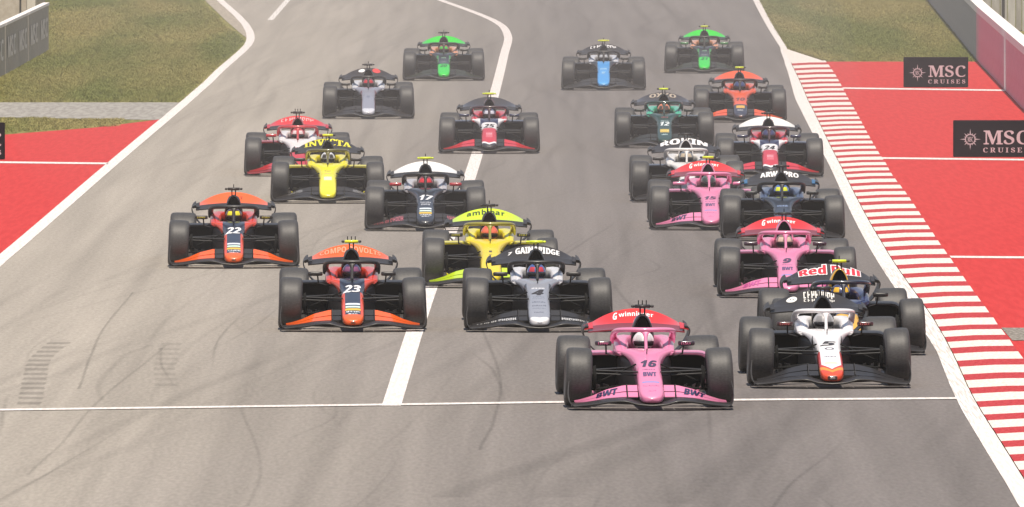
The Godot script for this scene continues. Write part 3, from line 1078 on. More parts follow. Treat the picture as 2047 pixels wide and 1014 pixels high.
func kerb_block(z0: float, z1: float) -> ArrayMesh:
	var st := surface()
	st.set_smooth_group(-1)
	var x := [lookup(KERB_IN, z0) + 0.01, lookup(KERB_IN, z1) + 0.01, lookup(KERB_OUT, z0), lookup(KERB_OUT, z1)]
	# rises from the track's edge, with a small step down to each neighbour
	var f := [Vector3(x[0], 0.012, z0), Vector3(lerpf(x[0], x[2], 0.5), 0.03, z0), Vector3(x[2], 0.034, z0)]
	var b := [Vector3(x[1], 0.012, z1), Vector3(lerpf(x[1], x[3], 0.5), 0.036, z1), Vector3(x[3], 0.04, z1)]
	for i in 2:
		quad(st, f[i], b[i], b[i + 1], f[i + 1])
		quad(st, Vector3(f[i].x, 0.0, z0), f[i], f[i + 1], Vector3(f[i + 1].x, 0.0, z0))
		quad(st, Vector3(b[i].x, 0.0, z1), Vector3(b[i + 1].x, 0.0, z1), b[i + 1], b[i])
	quad(st, Vector3(x[2], 0, z0), f[2], b[2], Vector3(x[3], 0, z1))
	return finish(st)

func tuft_mesh(seed_no: int) -> ArrayMesh:
	var r := RandomNumberGenerator.new()
	r.seed = seed_no
	var st := surface()
	st.set_smooth_group(-1)
	for i in 9:
		var a := r.randf() * TAU
		var o := Vector3(r.randf_range(-0.05, 0.05), 0, r.randf_range(-0.05, 0.05))
		var side := Vector3(cos(a), 0, sin(a)) * r.randf_range(0.005, 0.009)
		var tip := o + Vector3(r.randf_range(-0.05, 0.05), r.randf_range(0.018, 0.042), r.randf_range(-0.05, 0.05))
		st.add_vertex(o - side); st.add_vertex(o + side); st.add_vertex(tip)
	return finish(st)

func grass(label: String, count: int, pick: Callable, dry_at: FastNoiseLite) -> void:
	var mm := MultiMesh.new()
	mm.transform_format = MultiMesh.TRANSFORM_3D
	mm.use_colors = true
	mm.mesh = meshes["tuft"]
	mm.instance_count = count
	for i in count:
		var p: Vector3 = pick.call()
		var s := rng.randf_range(0.7, 1.5)
		mm.set_instance_transform(i, Transform3D(Basis(Vector3.UP, rng.randf() * TAU).scaled(Vector3(s, s * rng.randf_range(0.7, 1.2), s)), p))
		var dry := clampf(dry_at.get_noise_2d(p.x * 14.0, p.z) * 1.3 + 0.40 + rng.randfn(0.0, 0.10), 0.0, 1.0)
		mm.set_instance_color(i, Color(0.165, 0.182, 0.038).lerp(Color(0.305, 0.255, 0.085), dry) * rng.randf_range(0.9, 1.1))
	var o := MultiMeshInstance3D.new()
	o.name = numbered("grass")
	o.multimesh = mm
	o.material_override = mats["blade"]
	add_child(o)
	o.set_meta("kind", "stuff")
	o.set_meta("label", label)
	o.set_meta("category", "grass")

func star_mesh(r0: float, z: float) -> ArrayMesh:
	var st := surface()
	st.set_smooth_group(-1)
	for k in 16:
		var a := TAU * k / 16.0
		var far: float = r0 * [1.0, 0.62, 0.8, 0.62][k % 4]
		var l := Vector3(cos(a - 0.13), sin(a - 0.13), 0) * r0 * 0.46
		var rr := Vector3(cos(a + 0.13), sin(a + 0.13), 0) * r0 * 0.46
		var t := Vector3(cos(a), sin(a), 0) * far
		for v in [l, t, rr]:
			st.add_vertex(v + Vector3(0, 0, z))
	for k in 32:
		var a := TAU * k / 32.0
		var b := TAU * (k + 1) / 32.0
		var pa := Vector3(cos(a), sin(a), 0) * r0
		var pb := Vector3(cos(b), sin(b), 0) * r0
		quad(st, pa * 0.40 + Vector3(0, 0, z), pa * 0.50 + Vector3(0, 0, z), pb * 0.50 + Vector3(0, 0, z), pb * 0.40 + Vector3(0, 0, z))
	return finish(st)

func board(label: String, x0: float, z: float, w: float, h: float, turn := 0.0) -> void:
	var o := thing("sponsor_board", label, "board", Vector3(x0 + w / 2, 0.012, z), turn, "sponsor boards on the red run-off")
	var white := plain("board_print", lin(0.62, 0.52, 0.54), 0.7)
	var st := surface()
	soft_box(st, Vector3(0, h / 2, 0), Vector3(w, h, 0.12), 0.012)
	part(o, "panel", finish(st), plain("board_purple", lin(0.010, 0.005, 0.010), 1.0))
	var star := part(o, "emblem", star_mesh(0.20 * w / 1.47, 0.0), white, Vector3(-w * 0.285, h * 0.48, 0.065))
	part(star, "monogram", letters("MSC", "serif", func(u, v): return Vector3(lerpf(-0.05, 0.05, u), lerpf(-0.045, 0.045, v), 0.0), 0.001), white)
	part(o, "lettering", letters("MSC", "serif", func(u, v): return Vector3(w * lerpf(-0.115, 0.455, u), h * lerpf(0.34, 0.72, v), 0.064), 0.001), white)
	part(o, "lettering", letters("CRUISES", "serif spaced", func(u, v): return Vector3(w * lerpf(-0.12, 0.455, u), h * lerpf(0.12, 0.25, v), 0.064), 0.001), white)

func build_setting() -> void:
	# ground: one sheet of dry turf to the horizon
	var plane := PlaneMesh.new()
	plane.size = Vector2(6000, 6000)
	struct("ground", plane, ground_mat("turf", 3, lin(0.12, 0.13, 0.030), lin(0.25, 0.21, 0.075), Vector3(0.35, 0.35, 0.02), 0.03)).position.y = -0.004
	var asphalt := StandardMaterial3D.new()
	asphalt.albedo_texture = asphalt_texture()
	asphalt.roughness = 0.9
	asphalt.metallic_specular = 0.2
	mats["asphalt"] = asphalt
	struct("track", strip(LEFT_EDGE, RIGHT_EDGE, -60.0, -480.0, 4.0, 0.004), asphalt)
	# painted lines
	var white := ground_mat("line_white", 21, lin(0.60, 0.54, 0.51), lin(0.74, 0.68, 0.65), Vector3(1.2, 1.2, 0.06), 0.03, 0.75)
	var worn := ground_mat("line_worn", 22, lin(0.50, 0.46, 0.43), lin(0.84, 0.80, 0.77), Vector3(2.6, 2.6, 0.05), 0.02, 0.8)
	struct("edge_line", strip(RIGHT_EDGE, KERB_IN, -60.0, -138.0, 3.0, 0.009), white)
	struct("edge_line", strip(RIGHT_EDGE, KERB_IN, -138.0, -181.0, 3.0, 0.009), worn)
	struct("edge_line", strip(RIGHT_EDGE, KERB_IN, -181.0, -480.0, 3.0, 0.009), white)
	struct("edge_line", strip(LEFT_EDGE, LEFT_EDGE, -60.0, -480.0, 2.0, 0.009, -0.11, 0.11), white)
	struct("lane_line", ribbon([Vector3(-1.37, 0, -141.7), Vector3(-1.18, 0, -170.3), Vector3(-0.74, 0, -222.8), Vector3(-0.42, 0, -273.5), Vector3(-0.2, 0, -316.7), Vector3(-0.12, 0, -340.6), Vector3(-0.56, 0, -361.0), Vector3(-2.25, 0, -392.4), Vector3(-3.6, 0, -415.0)], 0.22, 0.008), white)
	struct("lane_line", ribbon([Vector3(-6.98, 0, -361.0), Vector3(-7.04, 0, -392.0), Vector3(-7.1, 0, -420.0)], 0.17, 0.008), worn)
	struct("start_line", ribbon([Vector3(-7.7, 0, -140.3), Vector3(-5.76, 0, -140.8), Vector3(-1.27, 0, -142.0), Vector3(1.9, 0, -142.9), Vector3(5.1, 0, -143.4)], 0.001, 0.008), white).mesh = start_line_mesh()
	# kerb: alternate painted blocks
	var red := ground_mat("kerb_red", 31, lin(0.36, 0.038, 0.043), lin(0.46, 0.056, 0.060), Vector3(1.0, 1.0, 0.3), 0.03, 0.7)
	var chalk := ground_mat("kerb_white", 32, lin(0.58, 0.52, 0.47), lin(0.74, 0.67, 0.62), Vector3(1.0, 1.0, 0.3), 0.03, 0.75)
	var base := struct("kerb", poly([[7.02, -325.0], [7.75, -309.4], [6.88, -307.4]], 0.012), chalk)
	var reds := [306.1, 301.1, 296.4, 291.7, 287.5, 283.3, 279.3, 275.2, 271.5, 267.3, 263.7, 260.0, 256.6, 253.2, 249.9, 246.6, 243.0, 239.7, 236.4, 233.0, 229.7, 226.6, 223.6, 220.5, 217.2, 213.9, 210.8, 207.7, 204.2, 201.0, 197.9, 194.8, 191.6, 188.2, 184.7, 181.3, 178.1, 174.8, 171.4, 168.1, 164.7, 161.2, 158.2, 155.1, 151.7, 148.3, 145.1, 142.0, 139.1, 136.3, 133.6, 130.9, 128.0, 125.0, 122.0, 119.0, 116.0, 113.0]
	var last := -309.2
	for i in reds.size() - 1:
		var half: float = (reds[i] - reds[i + 1]) * 0.225
		part(base, "kerb_block", kerb_block(-reds[i] - half, last), chalk)
		part(base, "kerb_block", kerb_block(-reds[i] + half, -reds[i] - half), red)
		last = -reds[i] + half
	# run-off
	var run := ground_mat("run_off_red", 41, lin(0.44, 0.038, 0.038), lin(0.50, 0.048, 0.047), Vector3(0.5, 0.5, 0.03), 0.03, 0.85)
	struct("run_off", strip(KERB_OUT, WALL_RIGHT, -60.0, -309.5, 4.0, 0.004, -0.05, 0.05), run)
	struct("run_off", poly([[-7.93, -60.0], [-7.56, -184.2], [-7.36, -228.5], [-7.22, -258.6], [-8.4, -252.5], [-10.12, -247.3], [-14.0, -238.0], [-30.0, -225.0], [-30.0, -60.0]], 0.004), run)
	for e in [[7.45, -283.6, 11.1, -281.6, 1.25], [6.88, -232.4, 10.6, -231.0, 1.0], [6.5, -185.2, 10.2, -184.4, 0.75], [-13.0, -231.2, -7.4, -229.2, 1.0]]:
		struct("run_off_line", across(e[0], e[1], e[2], e[3], e[4], 0.009), white)
	struct("drain", across(6.33, -159.8, 9.9, -159.6, 3.6, 0.010), ground_mat("drain_grey", 51, lin(0.16, 0.145, 0.125), lin(0.30, 0.27, 0.24), Vector3(1.5, 1.5, 0.3)))
	struct("service_road", poly([[-7.2, -271.6], [-16.0, -271.6], [-16.0, -260.2], [-10.63, -259.9], [-7.3, -257.9]], 0.003), ground_mat("road_grey", 52, lin(0.24, 0.225, 0.205), lin(0.33, 0.31, 0.28), Vector3(0.6, 0.6, 0.05)))
	struct("verge", poly([[-7.05, -335.0], [-7.25, -345.0], [-7.55, -354.0], [-9.16, -392.0], [-13.0, -480.0], [-13.7, -480.0], [-9.62, -392.0], [-8.28, -361.0], [-7.45, -343.0]], 0.003), ground_mat("verge_beige", 53, lin(0.30, 0.26, 0.21), lin(0.38, 0.33, 0.27), Vector3(0.6, 0.6, 0.05)))

func start_line_mesh() -> ArrayMesh:
	var st := surface()
	st.set_smooth_group(-1)
	var path := smooth_path([Vector3(-7.7, 0, -140.3), Vector3(-5.76, 0, -140.8), Vector3(-1.27, 0, -142.0), Vector3(1.9, 0, -142.9), Vector3(5.1, 0, -143.4)], 8)
	for i in path.size() - 1:
		var a: Vector3 = path[i]
		var b: Vector3 = path[i + 1]
		quad(st, Vector3(a.x, 0.012, a.z + 0.2), Vector3(a.x, 0.012, a.z - 0.2), Vector3(b.x, 0.012, b.z - 0.2), Vector3(b.x, 0.012, b.z + 0.2))
	return finish(st)

func build_walls() -> void:
	# right-hand wall in lengths of painted concrete with a white coping
	var w := thing("barrier_wall", "long low wall with white coping, pink near and grey far, right of the run-off", "wall", Vector3(11.5, 0, -309.5))
	var grey := ground_mat("wall_grey", 61, lin(0.35, 0.335, 0.345), lin(0.41, 0.395, 0.40), Vector3(0.3, 0.3, 0.3))
	var pink := ground_mat("wall_pink", 62, lin(0.60, 0.29, 0.35), lin(0.68, 0.38, 0.44), Vector3(0.3, 0.3, 0.3))
	var cap := ground_mat("wall_cap", 63, lin(0.72, 0.66, 0.64), lin(0.82, 0.77, 0.74), Vector3(0.5, 0.5, 0.5))
	var o := w.position
	var z := -132.0
	while z > -455.0:
		var z1 := z - 6.0
		var a := Vector3(straight(WALL_RIGHT, z - 0.02), 0, z - 0.02) - o
		var b := Vector3(straight(WALL_RIGHT, z1 + 0.02), 0, z1 + 0.02) - o
		var face: Material = pink if z > -308.0 else grey
		part(w, "wall_panel", slab(a, b, 0.0, 1.20, 0.22), face)
		part(w, "coping", slab(a - Vector3(0.03, 0, 0), b - Vector3(0.03, 0, 0), 1.203, 1.375, 0.30), cap)
		z = z1
	part(w, "painted_stripe", slab(Vector3(straight(WALL_RIGHT, -281.2) - 0.006, 0, -281.2) - o, Vector3(straight(WALL_RIGHT, -282.6) - 0.006, 0, -282.6) - o, 0.01, 1.19, 0.004), cap)
	# weathered screen behind it
	var f := thing("screen_fence", "tall weathered grey board fence behind the pink wall, top right", "fence", Vector3(12.7, 0, -346.0))
	var st0 := surface()
	var plank := [ground_mat("plank_a", 64, lin(0.42, 0.39, 0.35), lin(0.52, 0.49, 0.45), Vector3(0.6, 0.1, 0.6)), ground_mat("plank_b", 65, lin(0.34, 0.31, 0.28), lin(0.44, 0.41, 0.37), Vector3(0.6, 0.1, 0.6)), ground_mat("plank_c", 66, lin(0.48, 0.45, 0.41), lin(0.58, 0.55, 0.51), Vector3(0.6, 0.1, 0.6))]
	var x := -0.25
	while x < 3.2:
		var wide := rng.randf_range(0.17, 0.25)
		st0 = surface()
		soft_box(st0, Vector3(x + wide / 2, 2.2 + rng.randf_range(-0.03, 0.03), rng.randf_range(-0.02, 0.02)), Vector3(wide - 0.016, 4.4, 0.04), 0.006)
		part(f, "plank", finish(st0), plank[rng.randi() % 3])
		x += wide
	for px in [0.9, 2.05]:
		st0 = surface()
		soft_box(st0, Vector3(px, 2.3, 0.09), Vector3(0.07, 4.6, 0.10), 0.01)
		part(f, "post", finish(st0), plain("post_dark", lin(0.06, 0.055, 0.05)))
	# left-hand wall carrying faded banners
	var l := thing("banner_wall", "grey wall with faded white lettered banners left of the grass", "wall", Vector3(-12.0, 0, -300.0))
	var cloth := ground_mat("banner", 67, lin(0.36, 0.325, 0.28), lin(0.43, 0.39, 0.34), Vector3(0.5, 0.5, 0.5))
	var faded := plain("faded_print", lin(0.66, 0.61, 0.57))
	var line := [[-12.45, -240.0], [-12.22, -266.0], [-12.08, -282.0], [-12.0, -296.0], [-11.96, -309.0], [-11.93, -322.0]]
	for i in line.size() - 1:
		var a := Vector3(line[i][0], 0, line[i][1] - 0.15) - l.position
		var b := Vector3(line[i + 1][0], 0, line[i + 1][1] + 0.15) - l.position
		part(l, "banner_panel", slab(b, a, 0.0, 1.17, 0.10), cloth)
		part(l, "coping", slab(b + Vector3(0.02, 0, 0), a + Vector3(0.02, 0, 0), 1.173, 1.24, 0.16), cap)
		for k in 2:
			var p := a.lerp(b, 0.08 + 0.5 * k)
			var q := a.lerp(b, 0.42 + 0.5 * k)
			part(l, "lettering", letters("MSC", "heavy", func(u, v): return p.lerp(q, u) + Vector3(0.012, lerpf(0.38, 0.88, v), 0), 0.003), faded)
	# beyond that wall
	var h := thing("concrete_building", "pale beige concrete wall with a dark pipe behind the banner wall, top left", "building", Vector3(-13.6, 0, -345.0))
	var beige := ground_mat("beige", 68, lin(0.50, 0.43, 0.35), lin(0.58, 0.51, 0.43), Vector3(0.4, 0.4, 0.4))
	var st := surface()
	soft_box(st, Vector3(-1.5, 2.0, 0), Vector3(4.2, 4.0, 6.0), 0.02)
	part(h, "wall", finish(st), beige)
	st = surface()
	soft_box(st, Vector3(0.45, 2.05, 3.05), Vector3(0.26, 4.1, 0.10), 0.02)
	part(h, "pilaster", finish(st), ground_mat("pale", 69, lin(0.66, 0.60, 0.52), lin(0.72, 0.66, 0.58), Vector3(0.4, 0.4, 0.4)))
	st = surface()
	tube(st, [Vector3(0.15, 0, 3.1), Vector3(0.17, 4.0, 3.1)], 0.025, 0.025, 8, Vector3.BACK)
	part(h, "pipe", finish(st), plain("post_dark", lin(0.06, 0.055, 0.05)))

# an upright slab from a to b, thickness behind (towards +x of the run)
func slab(a: Vector3, b: Vector3, y0: float, y1: float, thick: float) -> ArrayMesh:
	var st := surface()
	st.set_smooth_group(-1)
	var n := (b - a).cross(Vector3.UP).normalized() * thick
	var p := [a, b, b + n, a + n]
	var up0 := Vector3.UP * y0
	var up1 := Vector3.UP * y1
	for i in 4:
		var j := (i + 1) % 4
		quad(st, p[i] + up0, p[j] + up0, p[j] + up1, p[i] + up1)
	quad(st, p[0] + up1, p[1] + up1, p[2] + up1, p[3] + up1)
	quad(st, p[0] + up0, p[3] + up0, p[2] + up0, p[1] + up0)
	return finish(st)

# ---------------------------------------------------------------- liveries
func liveries() -> Array:
	var bars := [["band", "dfe6ee", 0.40, 0.46, 0.095], ["band", "cfe8d4", 0.50, 0.56, 0.095], ["band", "e2b62a", 0.59, 0.67, 0.098], ["marks", "f4f2f0", 0.71, 0.085, 0.05], ["marks", "f4f2f0", 0.78, 0.06, 0.04]]
	var pink_nose := [["fill", "dc7ea4"], ["marks", "8a3a68", 0.11, 0.075, 0.05], ["band", "5a8fd0", 0.53, 0.56, 0.095], ["marks", "8c3a6a", 0.67, 0.09, 0.03], ["marks", "b03070", 0.82, 0.04, 0.03]]
	var pink := {body = "dc7ea4", halo = "dc7ea4", lip = "dc7ea4", fwi = "dc7ea4", fwo = "dc7ea4", rw = "d9221c", rwm = "7c1a1c", tip = "c8262a", nose = pink_nose,
		rwt = [["winninger", "f2efec", -0.19, 0.21, 0.42, 0.82, "slim"], ["G", "f2efec", -0.265, -0.205, 0.34, 0.86, "heavy slant"]], fwt = ["BWT", "1d1c46", 0.37, 0.62, 0.30, 0.88],
		print = [["BWT", "4a3a66", 0.36, 0.22, 0.075]], suit = "c8609a"}
	var orange := {body = "1c2130", rim = "c9361f", cover = "1b1a1e", halo = "1d1d20", lip = "17171b", fwi = "1a1a1c", fwo = "ec5c10", rw = "ec5c10", box = "1b1a1c", suit = "1c1c22",
		nose = [["fill", "1d2536"], ["edge", "d2401c", 0.16, -0.9, -0.38], ["edge", "dd4a1e", 0.100, -0.12, 0.98], ["tip", "ec5c10", 0.80, -0.0]] + bars}
	var yellow := {body = "e3d40e", halo = "d0c412", lip = "e3d40e", suit = "d8cc20", box = "1b1b1c"}
	var redwhite := {body = "b8202c", rim = "c2202c", halo = "3a1820", lip = "1b1c34", fwi = "1a1a1d", fwo = "c41e2c", box = "1a1a26", mir = "22264a", suit = "b82430", tip = "242426",
		nose = [["fill", "c41e2e"], ["band", "ece8e8", -0.9, -0.03, 0.40], ["band", "23264a", -0.9, -0.42, 0.17], ["tip", "ece8e8", 0.86, 0.9], ["tip", "2a2226", 0.935, 0.9], ["band", "d06068", 0.25, 0.55, 0.06], ["marks", "e8a0a8", 0.36, 0.055, 0.1]]}
	var green := {body = "1a1f1c", rim = "d8946c", halo = "1d211f", lip = "181a1a", fwi = "171918", fwo = "1f2a20", rw = "23c81e", box = "161818", cover = "161818", suit = "222624",
		nose = [["fill", "22262a"], ["edge", "1f9c2c", 0.125, -0.5, 0.3], ["marks", "8cb890", -0.25, 0.05, 0.10], ["marks", "b8b0ac", 0.12, 0.07, 0.06], ["tip", "20c832", 0.28, 0.0]]}
	var cars := []
	var add := func(base: Dictionary, more: Dictionary):
		var d := base.duplicate(true)
		d.merge(more, true)
		cars.append(d)
	add.call(pink, {x = 1.55, z = -141.6, turn = 1.85, box = "151416", cam = "1a191b", pins = [-0.045, 0.0, 0.045], mir = "2a1220", mirt = ["", "d86a98"], num = ["16", "1b1838", 0.02, -0.24, 0.108], hel = ["dcdad8", "c2c0c0", "3a3036"],
		label = "pink racing car with red rear wing and number 16, leading the field", driver = "driver in a white helmet in the leading pink car 16"})
	add.call({}, {x = 3.72, z = -146.6, turn = 1.12, body = "e6e2e2", halo = "e6e2e2", cover = "1a1a1c", lip = "18181b", fwi = "1b1c22", fwo = "1b1c22", rw = "232224", box = "161516", cam = "1a191b", mir = "3a1716", suit = "d8d6d6", mirt = ["", "c06060"],
		nose = [["fill", "e8e4e4"], ["edge", "2a2526", 0.165, -0.55, -0.30], ["edge", "b9241a", 0.115, 0.15, 0.98], ["tip", "c8301a", 0.80, 1.3], ["tip", "f0901a", 0.835, 1.1], ["tip", "d8451a", 0.90, 0.9], ["tip", "2a1a18", 0.972, 0.0], ["band", "f0a830", 0.60, 0.63, 0.075], ["ring", "3a3638", 0.10, 0.055, 0.05], ["marks", "b8b4b8", 0.24, 0.05, 0.03], ["marks", "3a3648", 0.40, 0.07, 0.05], ["marks", "9aa8d8", 0.48, 0.08, 0.02]],
		num = ["5", "1d1b1e", -0.02, -0.20, 0.105], rwt = [["", "e8e4dc", -0.14, 0.24, 0.5, 0.95, ""], ["", "d8d4cc", -0.14, 0.24, 0.24, 0.44, ""]], disc = [["efebe4", -0.285, 0.065, 0.32, 0.80], ["232224", -0.300, 0.008, 0.44, 0.66], ["232224", -0.268, 0.008, 0.46, 0.68]],
		hel = ["a9a6a6", "8a8888", "252426"], label = "white racing car with orange nose tip and number 5, right of the leader", driver = "driver in a grey helmet with black visor in the white car 5"})
	add.call({}, {x = 4.16, z = -154.8, turn = 2.08, body = "1c2348", rim = "20264e", halo = "171a2c", cover = "191a2a", lip = "17171a", fwi = "1a1a22", fwo = "1a1a22", rw = "232224", box = "dba514", cam = "d8e61a", mir = "1c1c1e", suit = "1c2450",
		nose = [["fill", "1d254c"], ["tip", "e0a810", -0.05, 0.8], ["ring", "d8d4d8", -0.35, 0.07, 0.10], ["tip", "c82030", 0.7, 0.0]], rwt = [["Red Bull", "efe9e9", -0.385, 0.385, 0.24, 0.90, "outline"], ["Red Bull", "d81c28", -0.385, 0.385, 0.24, 0.90, "heavy front"]],
		hel = ["2a3058", "e2b020", "d8d8e0"], label = "dark blue racing car with yellow airbox, directly behind the white car", driver = "driver in a dark blue and yellow helmet behind the white car"})
	add.call(pink, {x = 3.78, z = -171.6, turn = 0.24, box = "dc7ea4", cam = "1b1a1c", mir = "3a1c2c", num = ["9", "241a3c", 0.04, -0.20, 0.075], fwt = ["BWT", "c05090", 0.37, 0.62, 0.30, 0.88], hel = ["7a6258", "cdb2a2", "5c4a44"],
		label = "pink racing car numbered 9 with red rear wing, behind the dark blue car", driver = "driver in a brown and beige helmet in pink car 9"})
	add.call({}, {x = 4.17, z = -192.4, turn = -0.4, body = "20242c", rim = "3c4a66", halo = "1a1c22", cover = "191a1d", lip = "1a1d26", fwi = "1c1c20", fwo = "1c1c20", rw = "242326", tip = "2a6088", box = "1a1a1c", cam = "222123", wide = true, mir = "1c2026", suit = "24365c",
		nose = [["fill", "222833"], ["marks", "8a9cc0", -0.2, 0.08, 0.08], ["tip", "1d2028", 0.5, 0.0]], rwt = [["ARW   PRO", "ece8e6", -0.30, 0.30, 0.34, 0.84, "heavy"]], hel = ["3e62a4", "d6dc28", "8c9a3c"],
		label = "black and navy racing car with white lettered rear wing, between two pink cars", driver = "driver in a blue and yellow helmet in the navy car"})
	add.call(pink, {x = 3.12, z = -196.8, turn = 0.24, box = "dc7ea4", cam = "d8e61a", mir = "dc7ea4", num = ["15", "3a2448", 0.0, -0.18, 0.11], hel = ["4a5650", "2f3a36", "3a3a3a"],
		label = "pink racing car with yellow camera pod, farthest back of the three pink cars", driver = "driver in a dark green helmet in the farthest pink car"})
	add.call({}, {x = 2.94, z = -209.4, turn = 0.11, body = "dedad6", halo = "d8d4d0", lip = "1d2230", fwi = "1c1c20", fwo = "1c1c20", rw = "1f1e20", box = "dedad6", cam = "1f1e20", wide = true, mir = "26262c", suit = "c8c8c8",
		nose = [["fill", "dedad6"], ["tip", "24262c", 0.3, 0.0]], rwt = [["ROKIN", "f0ecea", -0.40, 0.40, 0.34, 0.92, "heavy"]], hel = ["5a5e66", "b8a890", "2c3038"],
		label = "white racing car with black rear wing lettered in white, behind the farthest pink car", driver = "driver in a grey helmet in the white car with the black wing"})
	add.call(redwhite, {x = 4.59, z = -222.3, turn = -0.21, rw = "e8e4dc", cam = "1f1d20", num = ["24", "1a1820", -0.06, -0.30, 0.11], hel = ["20244a", "3a3a66", "3a3e6a"],
		label = "red and white racing car numbered 24 with a white rear wing", driver = "driver in a dark navy helmet in red car 24"})
	add.call({}, {x = 2.92, z = -239.4, turn = -0.17, body = "123a30", rim = "3fae8c", halo = "18302a", cover = "141c1a", lip = "14201d", fwi = "161c1b", fwo = "161c1b", rw = "3a3432", box = "16201e", cam = "d8e61a", mir = "1a2422", suit = "16382e",
		nose = [["fill", "10382e"], ["marks", "c06068", -0.42, 0.06, 0.08], ["band", "cfae34", 0.40, 0.58, 0.085], ["marks", "e8dc9a", 0.49, 0.08, 0.05], ["marks", "cfe0dc", 0.70, 0.06, 0.06], ["marks", "d8e4e0", -0.16, 0.08, 0.05]], num = ["12", "e6ecea", 0.18, -0.08, 0.11],
		rwt = [["OXXO", "a89a88", -0.26, 0.26, 0.45, 0.9, "heavy"]], hel = ["d0764a", "4a3a34", "6a5440"], label = "dark green racing car numbered 12 with mint cockpit sides", driver = "driver in an orange topped helmet in the dark green car"})
	add.call({}, {x = 4.69, z = -256.8, turn = -0.48, body = "d8501e", halo = "26222a", cover = "26222a", lip = "26202a", fwi = "1e1c22", fwo = "de5320", rw = "dd5526", box = "221f24", cam = "d8e61a", mir = "26242a", suit = "26284a",
		nose = [["fill", "dc5524"], ["tip", "2a2a3c", 0.36, 0.0], ["band", "d8a430", 0.44, 0.60, 0.085], ["marks", "e0e0d8", 0.72, 0.06, 0.06]], num = ["10", "6a2c18", 0.12, -0.12, 0.11], hel = ["26305e", "303c6c", "2a2e4c"],
		label = "all orange racing car numbered 10 with yellow camera pod, beside the red and white kerb", driver = "driver in a navy helmet in the all orange car"})
	add.call(green, {x = 4.59, z = -298.3, turn = -0.88, cam = "d0dc30", mir = "2a7a34", num = ["21", "1c5a28", 0.52, 0.34, 0.09], hel = ["2a302e", "3a4a40", "2c2e30"],
		label = "green and black racing car at the far right end of the field", driver = "driver in a dark helmet in the farthest green car on the right"})
	add.call({}, {x = 2.07, z = -282.5, turn = -0.42, body = "23242a", rim = "c9c9cf", halo = "222226", cover = "222226", lip = "1f2024", fwi = "1d1e22", fwo = "1d1e22", rw = "232225", box = "1f1e26", cam = "e0e428", wide = true, mir = "25262a", suit = "26282e",
		nose = [["fill", "3f95d8"], ["edge", "24262e", 0.135, -0.9, 0.1], ["tip", "4a9edc", 0.9, 0.0], ["marks", "b8dcf4", -0.05, 0.08, 0.12], ["marks", "7cc0ec", 0.2, 0.06, 0.06]], num = ["6", "9ccaec", 0.36, 0.20, 0.05],
		rwt = [["", "e6e2e0", -0.30, 0.30, 0.5, 0.86, ""]], hel = ["24262c", "b0b0b4", "2c2c34"], label = "black racing car with light blue nose, alone in the middle distance", driver = "driver in a black helmet with pale patches in the blue nosed car"})
	add.call({}, {x = 0.34, z = -161.2, turn = 0.94, body = "8d8e96", rim = "d6d4d6", halo = "1a1a1c", cover = "19191b", lip = "1a1a1d", fwi = "1c1c1f", fwo = "1c1c1f", rw = "242325", box = "151416", cam = "d8e61a", wide = true, pins = [], mir = "222123", suit = "2a2a30",
		nose = [["fill", "8e9099"], ["edge", "3c3c42", 0.145, -0.55, -0.1], ["marks", "f2f0f0", -0.27, 0.085, 0.05], ["marks", "4c4c54", 0.12, 0.07, 0.04], ["marks", "62626a", 0.20, 0.08, 0.03], ["marks", "44444c", 0.34, 0.085, 0.05], ["marks", "44444c", 0.48, 0.085, 0.045], ["marks", "5a5a62", 0.58, 0.085, 0.03], ["marks", "505058", 0.72, 0.065, 0.04], ["tip", "dcdadb", 0.90, 0.3]],
		num = ["4", "26242a", 0.05, -0.20, 0.10], fwt = ["", "c8c6c4", 0.29, 0.80, 0.04, 0.30], rwt = [["GAINBRIDGE", "efecea", -0.235, 0.345, 0.34, 0.84, "heavy"], ["7", "efecea", -0.345, -0.275, 0.34, 0.64, "heavy slant"]],
		hel = ["34508e", "b8303a", "2a3a78"], label = "grey nosed racing car numbered 4 with black rear wing lettered in white", driver = "driver in a blue and red helmet in grey car 4"})
	add.call(yellow, {x = -0.3, z = -174.9, turn = 0.74, rim = "e3d40e", fwi = "b9d40c", fwo = "b9d40c", rw = "c2dc0c", cover = "2a2a1c", cam = "252423", wide = true, mir = "201f1c", mirt = ["", "c8c030"], halo = "8c8418",
		nose = [["fill", "e3c80e"], ["band", "3c3420", -0.14, -0.04, 0.02], ["marks", "3c3420", 0.06, 0.02, 0.04]], rwt = [["ambipar", "2f3a10", -0.30, 0.24, 0.36, 0.92, ""]], hel = ["d4502e", "e26a48", "3a3032"],
		label = "yellow racing car with lime green rear wing, behind the grey car", driver = "driver in a red and orange helmet in the yellow car with the lime wing"})
	add.call({}, {x = -1.36, z = -196.4, turn = 0.4, body = "232428", rim = "b8b4b8", halo = "1b1b1e", cover = "1c1b20", lip = "1c1d22", fwi = "1c1b1d", fwo = "1c1b1d", rw = "ebe7e2", box = "1a191c", cam = "d8e61a", wide = true, mir = "a8222c", suit = "26263a",
		nose = [["fill", "26282f"], ["marks", "d8d6d8", 0.10, 0.08, 0.06], ["marks", "d8d6d8", 0.22, 0.07, 0.08]] + bars, num = ["17", "f2f0f0", -0.02, -0.30, 0.12], fwt = ["", "a8565e", 0.34, 0.80, 0.15, 0.80], hel = ["7a2028", "cc2832", "a8a6a8"],
		label = "black racing car numbered 17 with a white rear wing and red mirrors", driver = "driver in a red and white helmet in black car 17"})
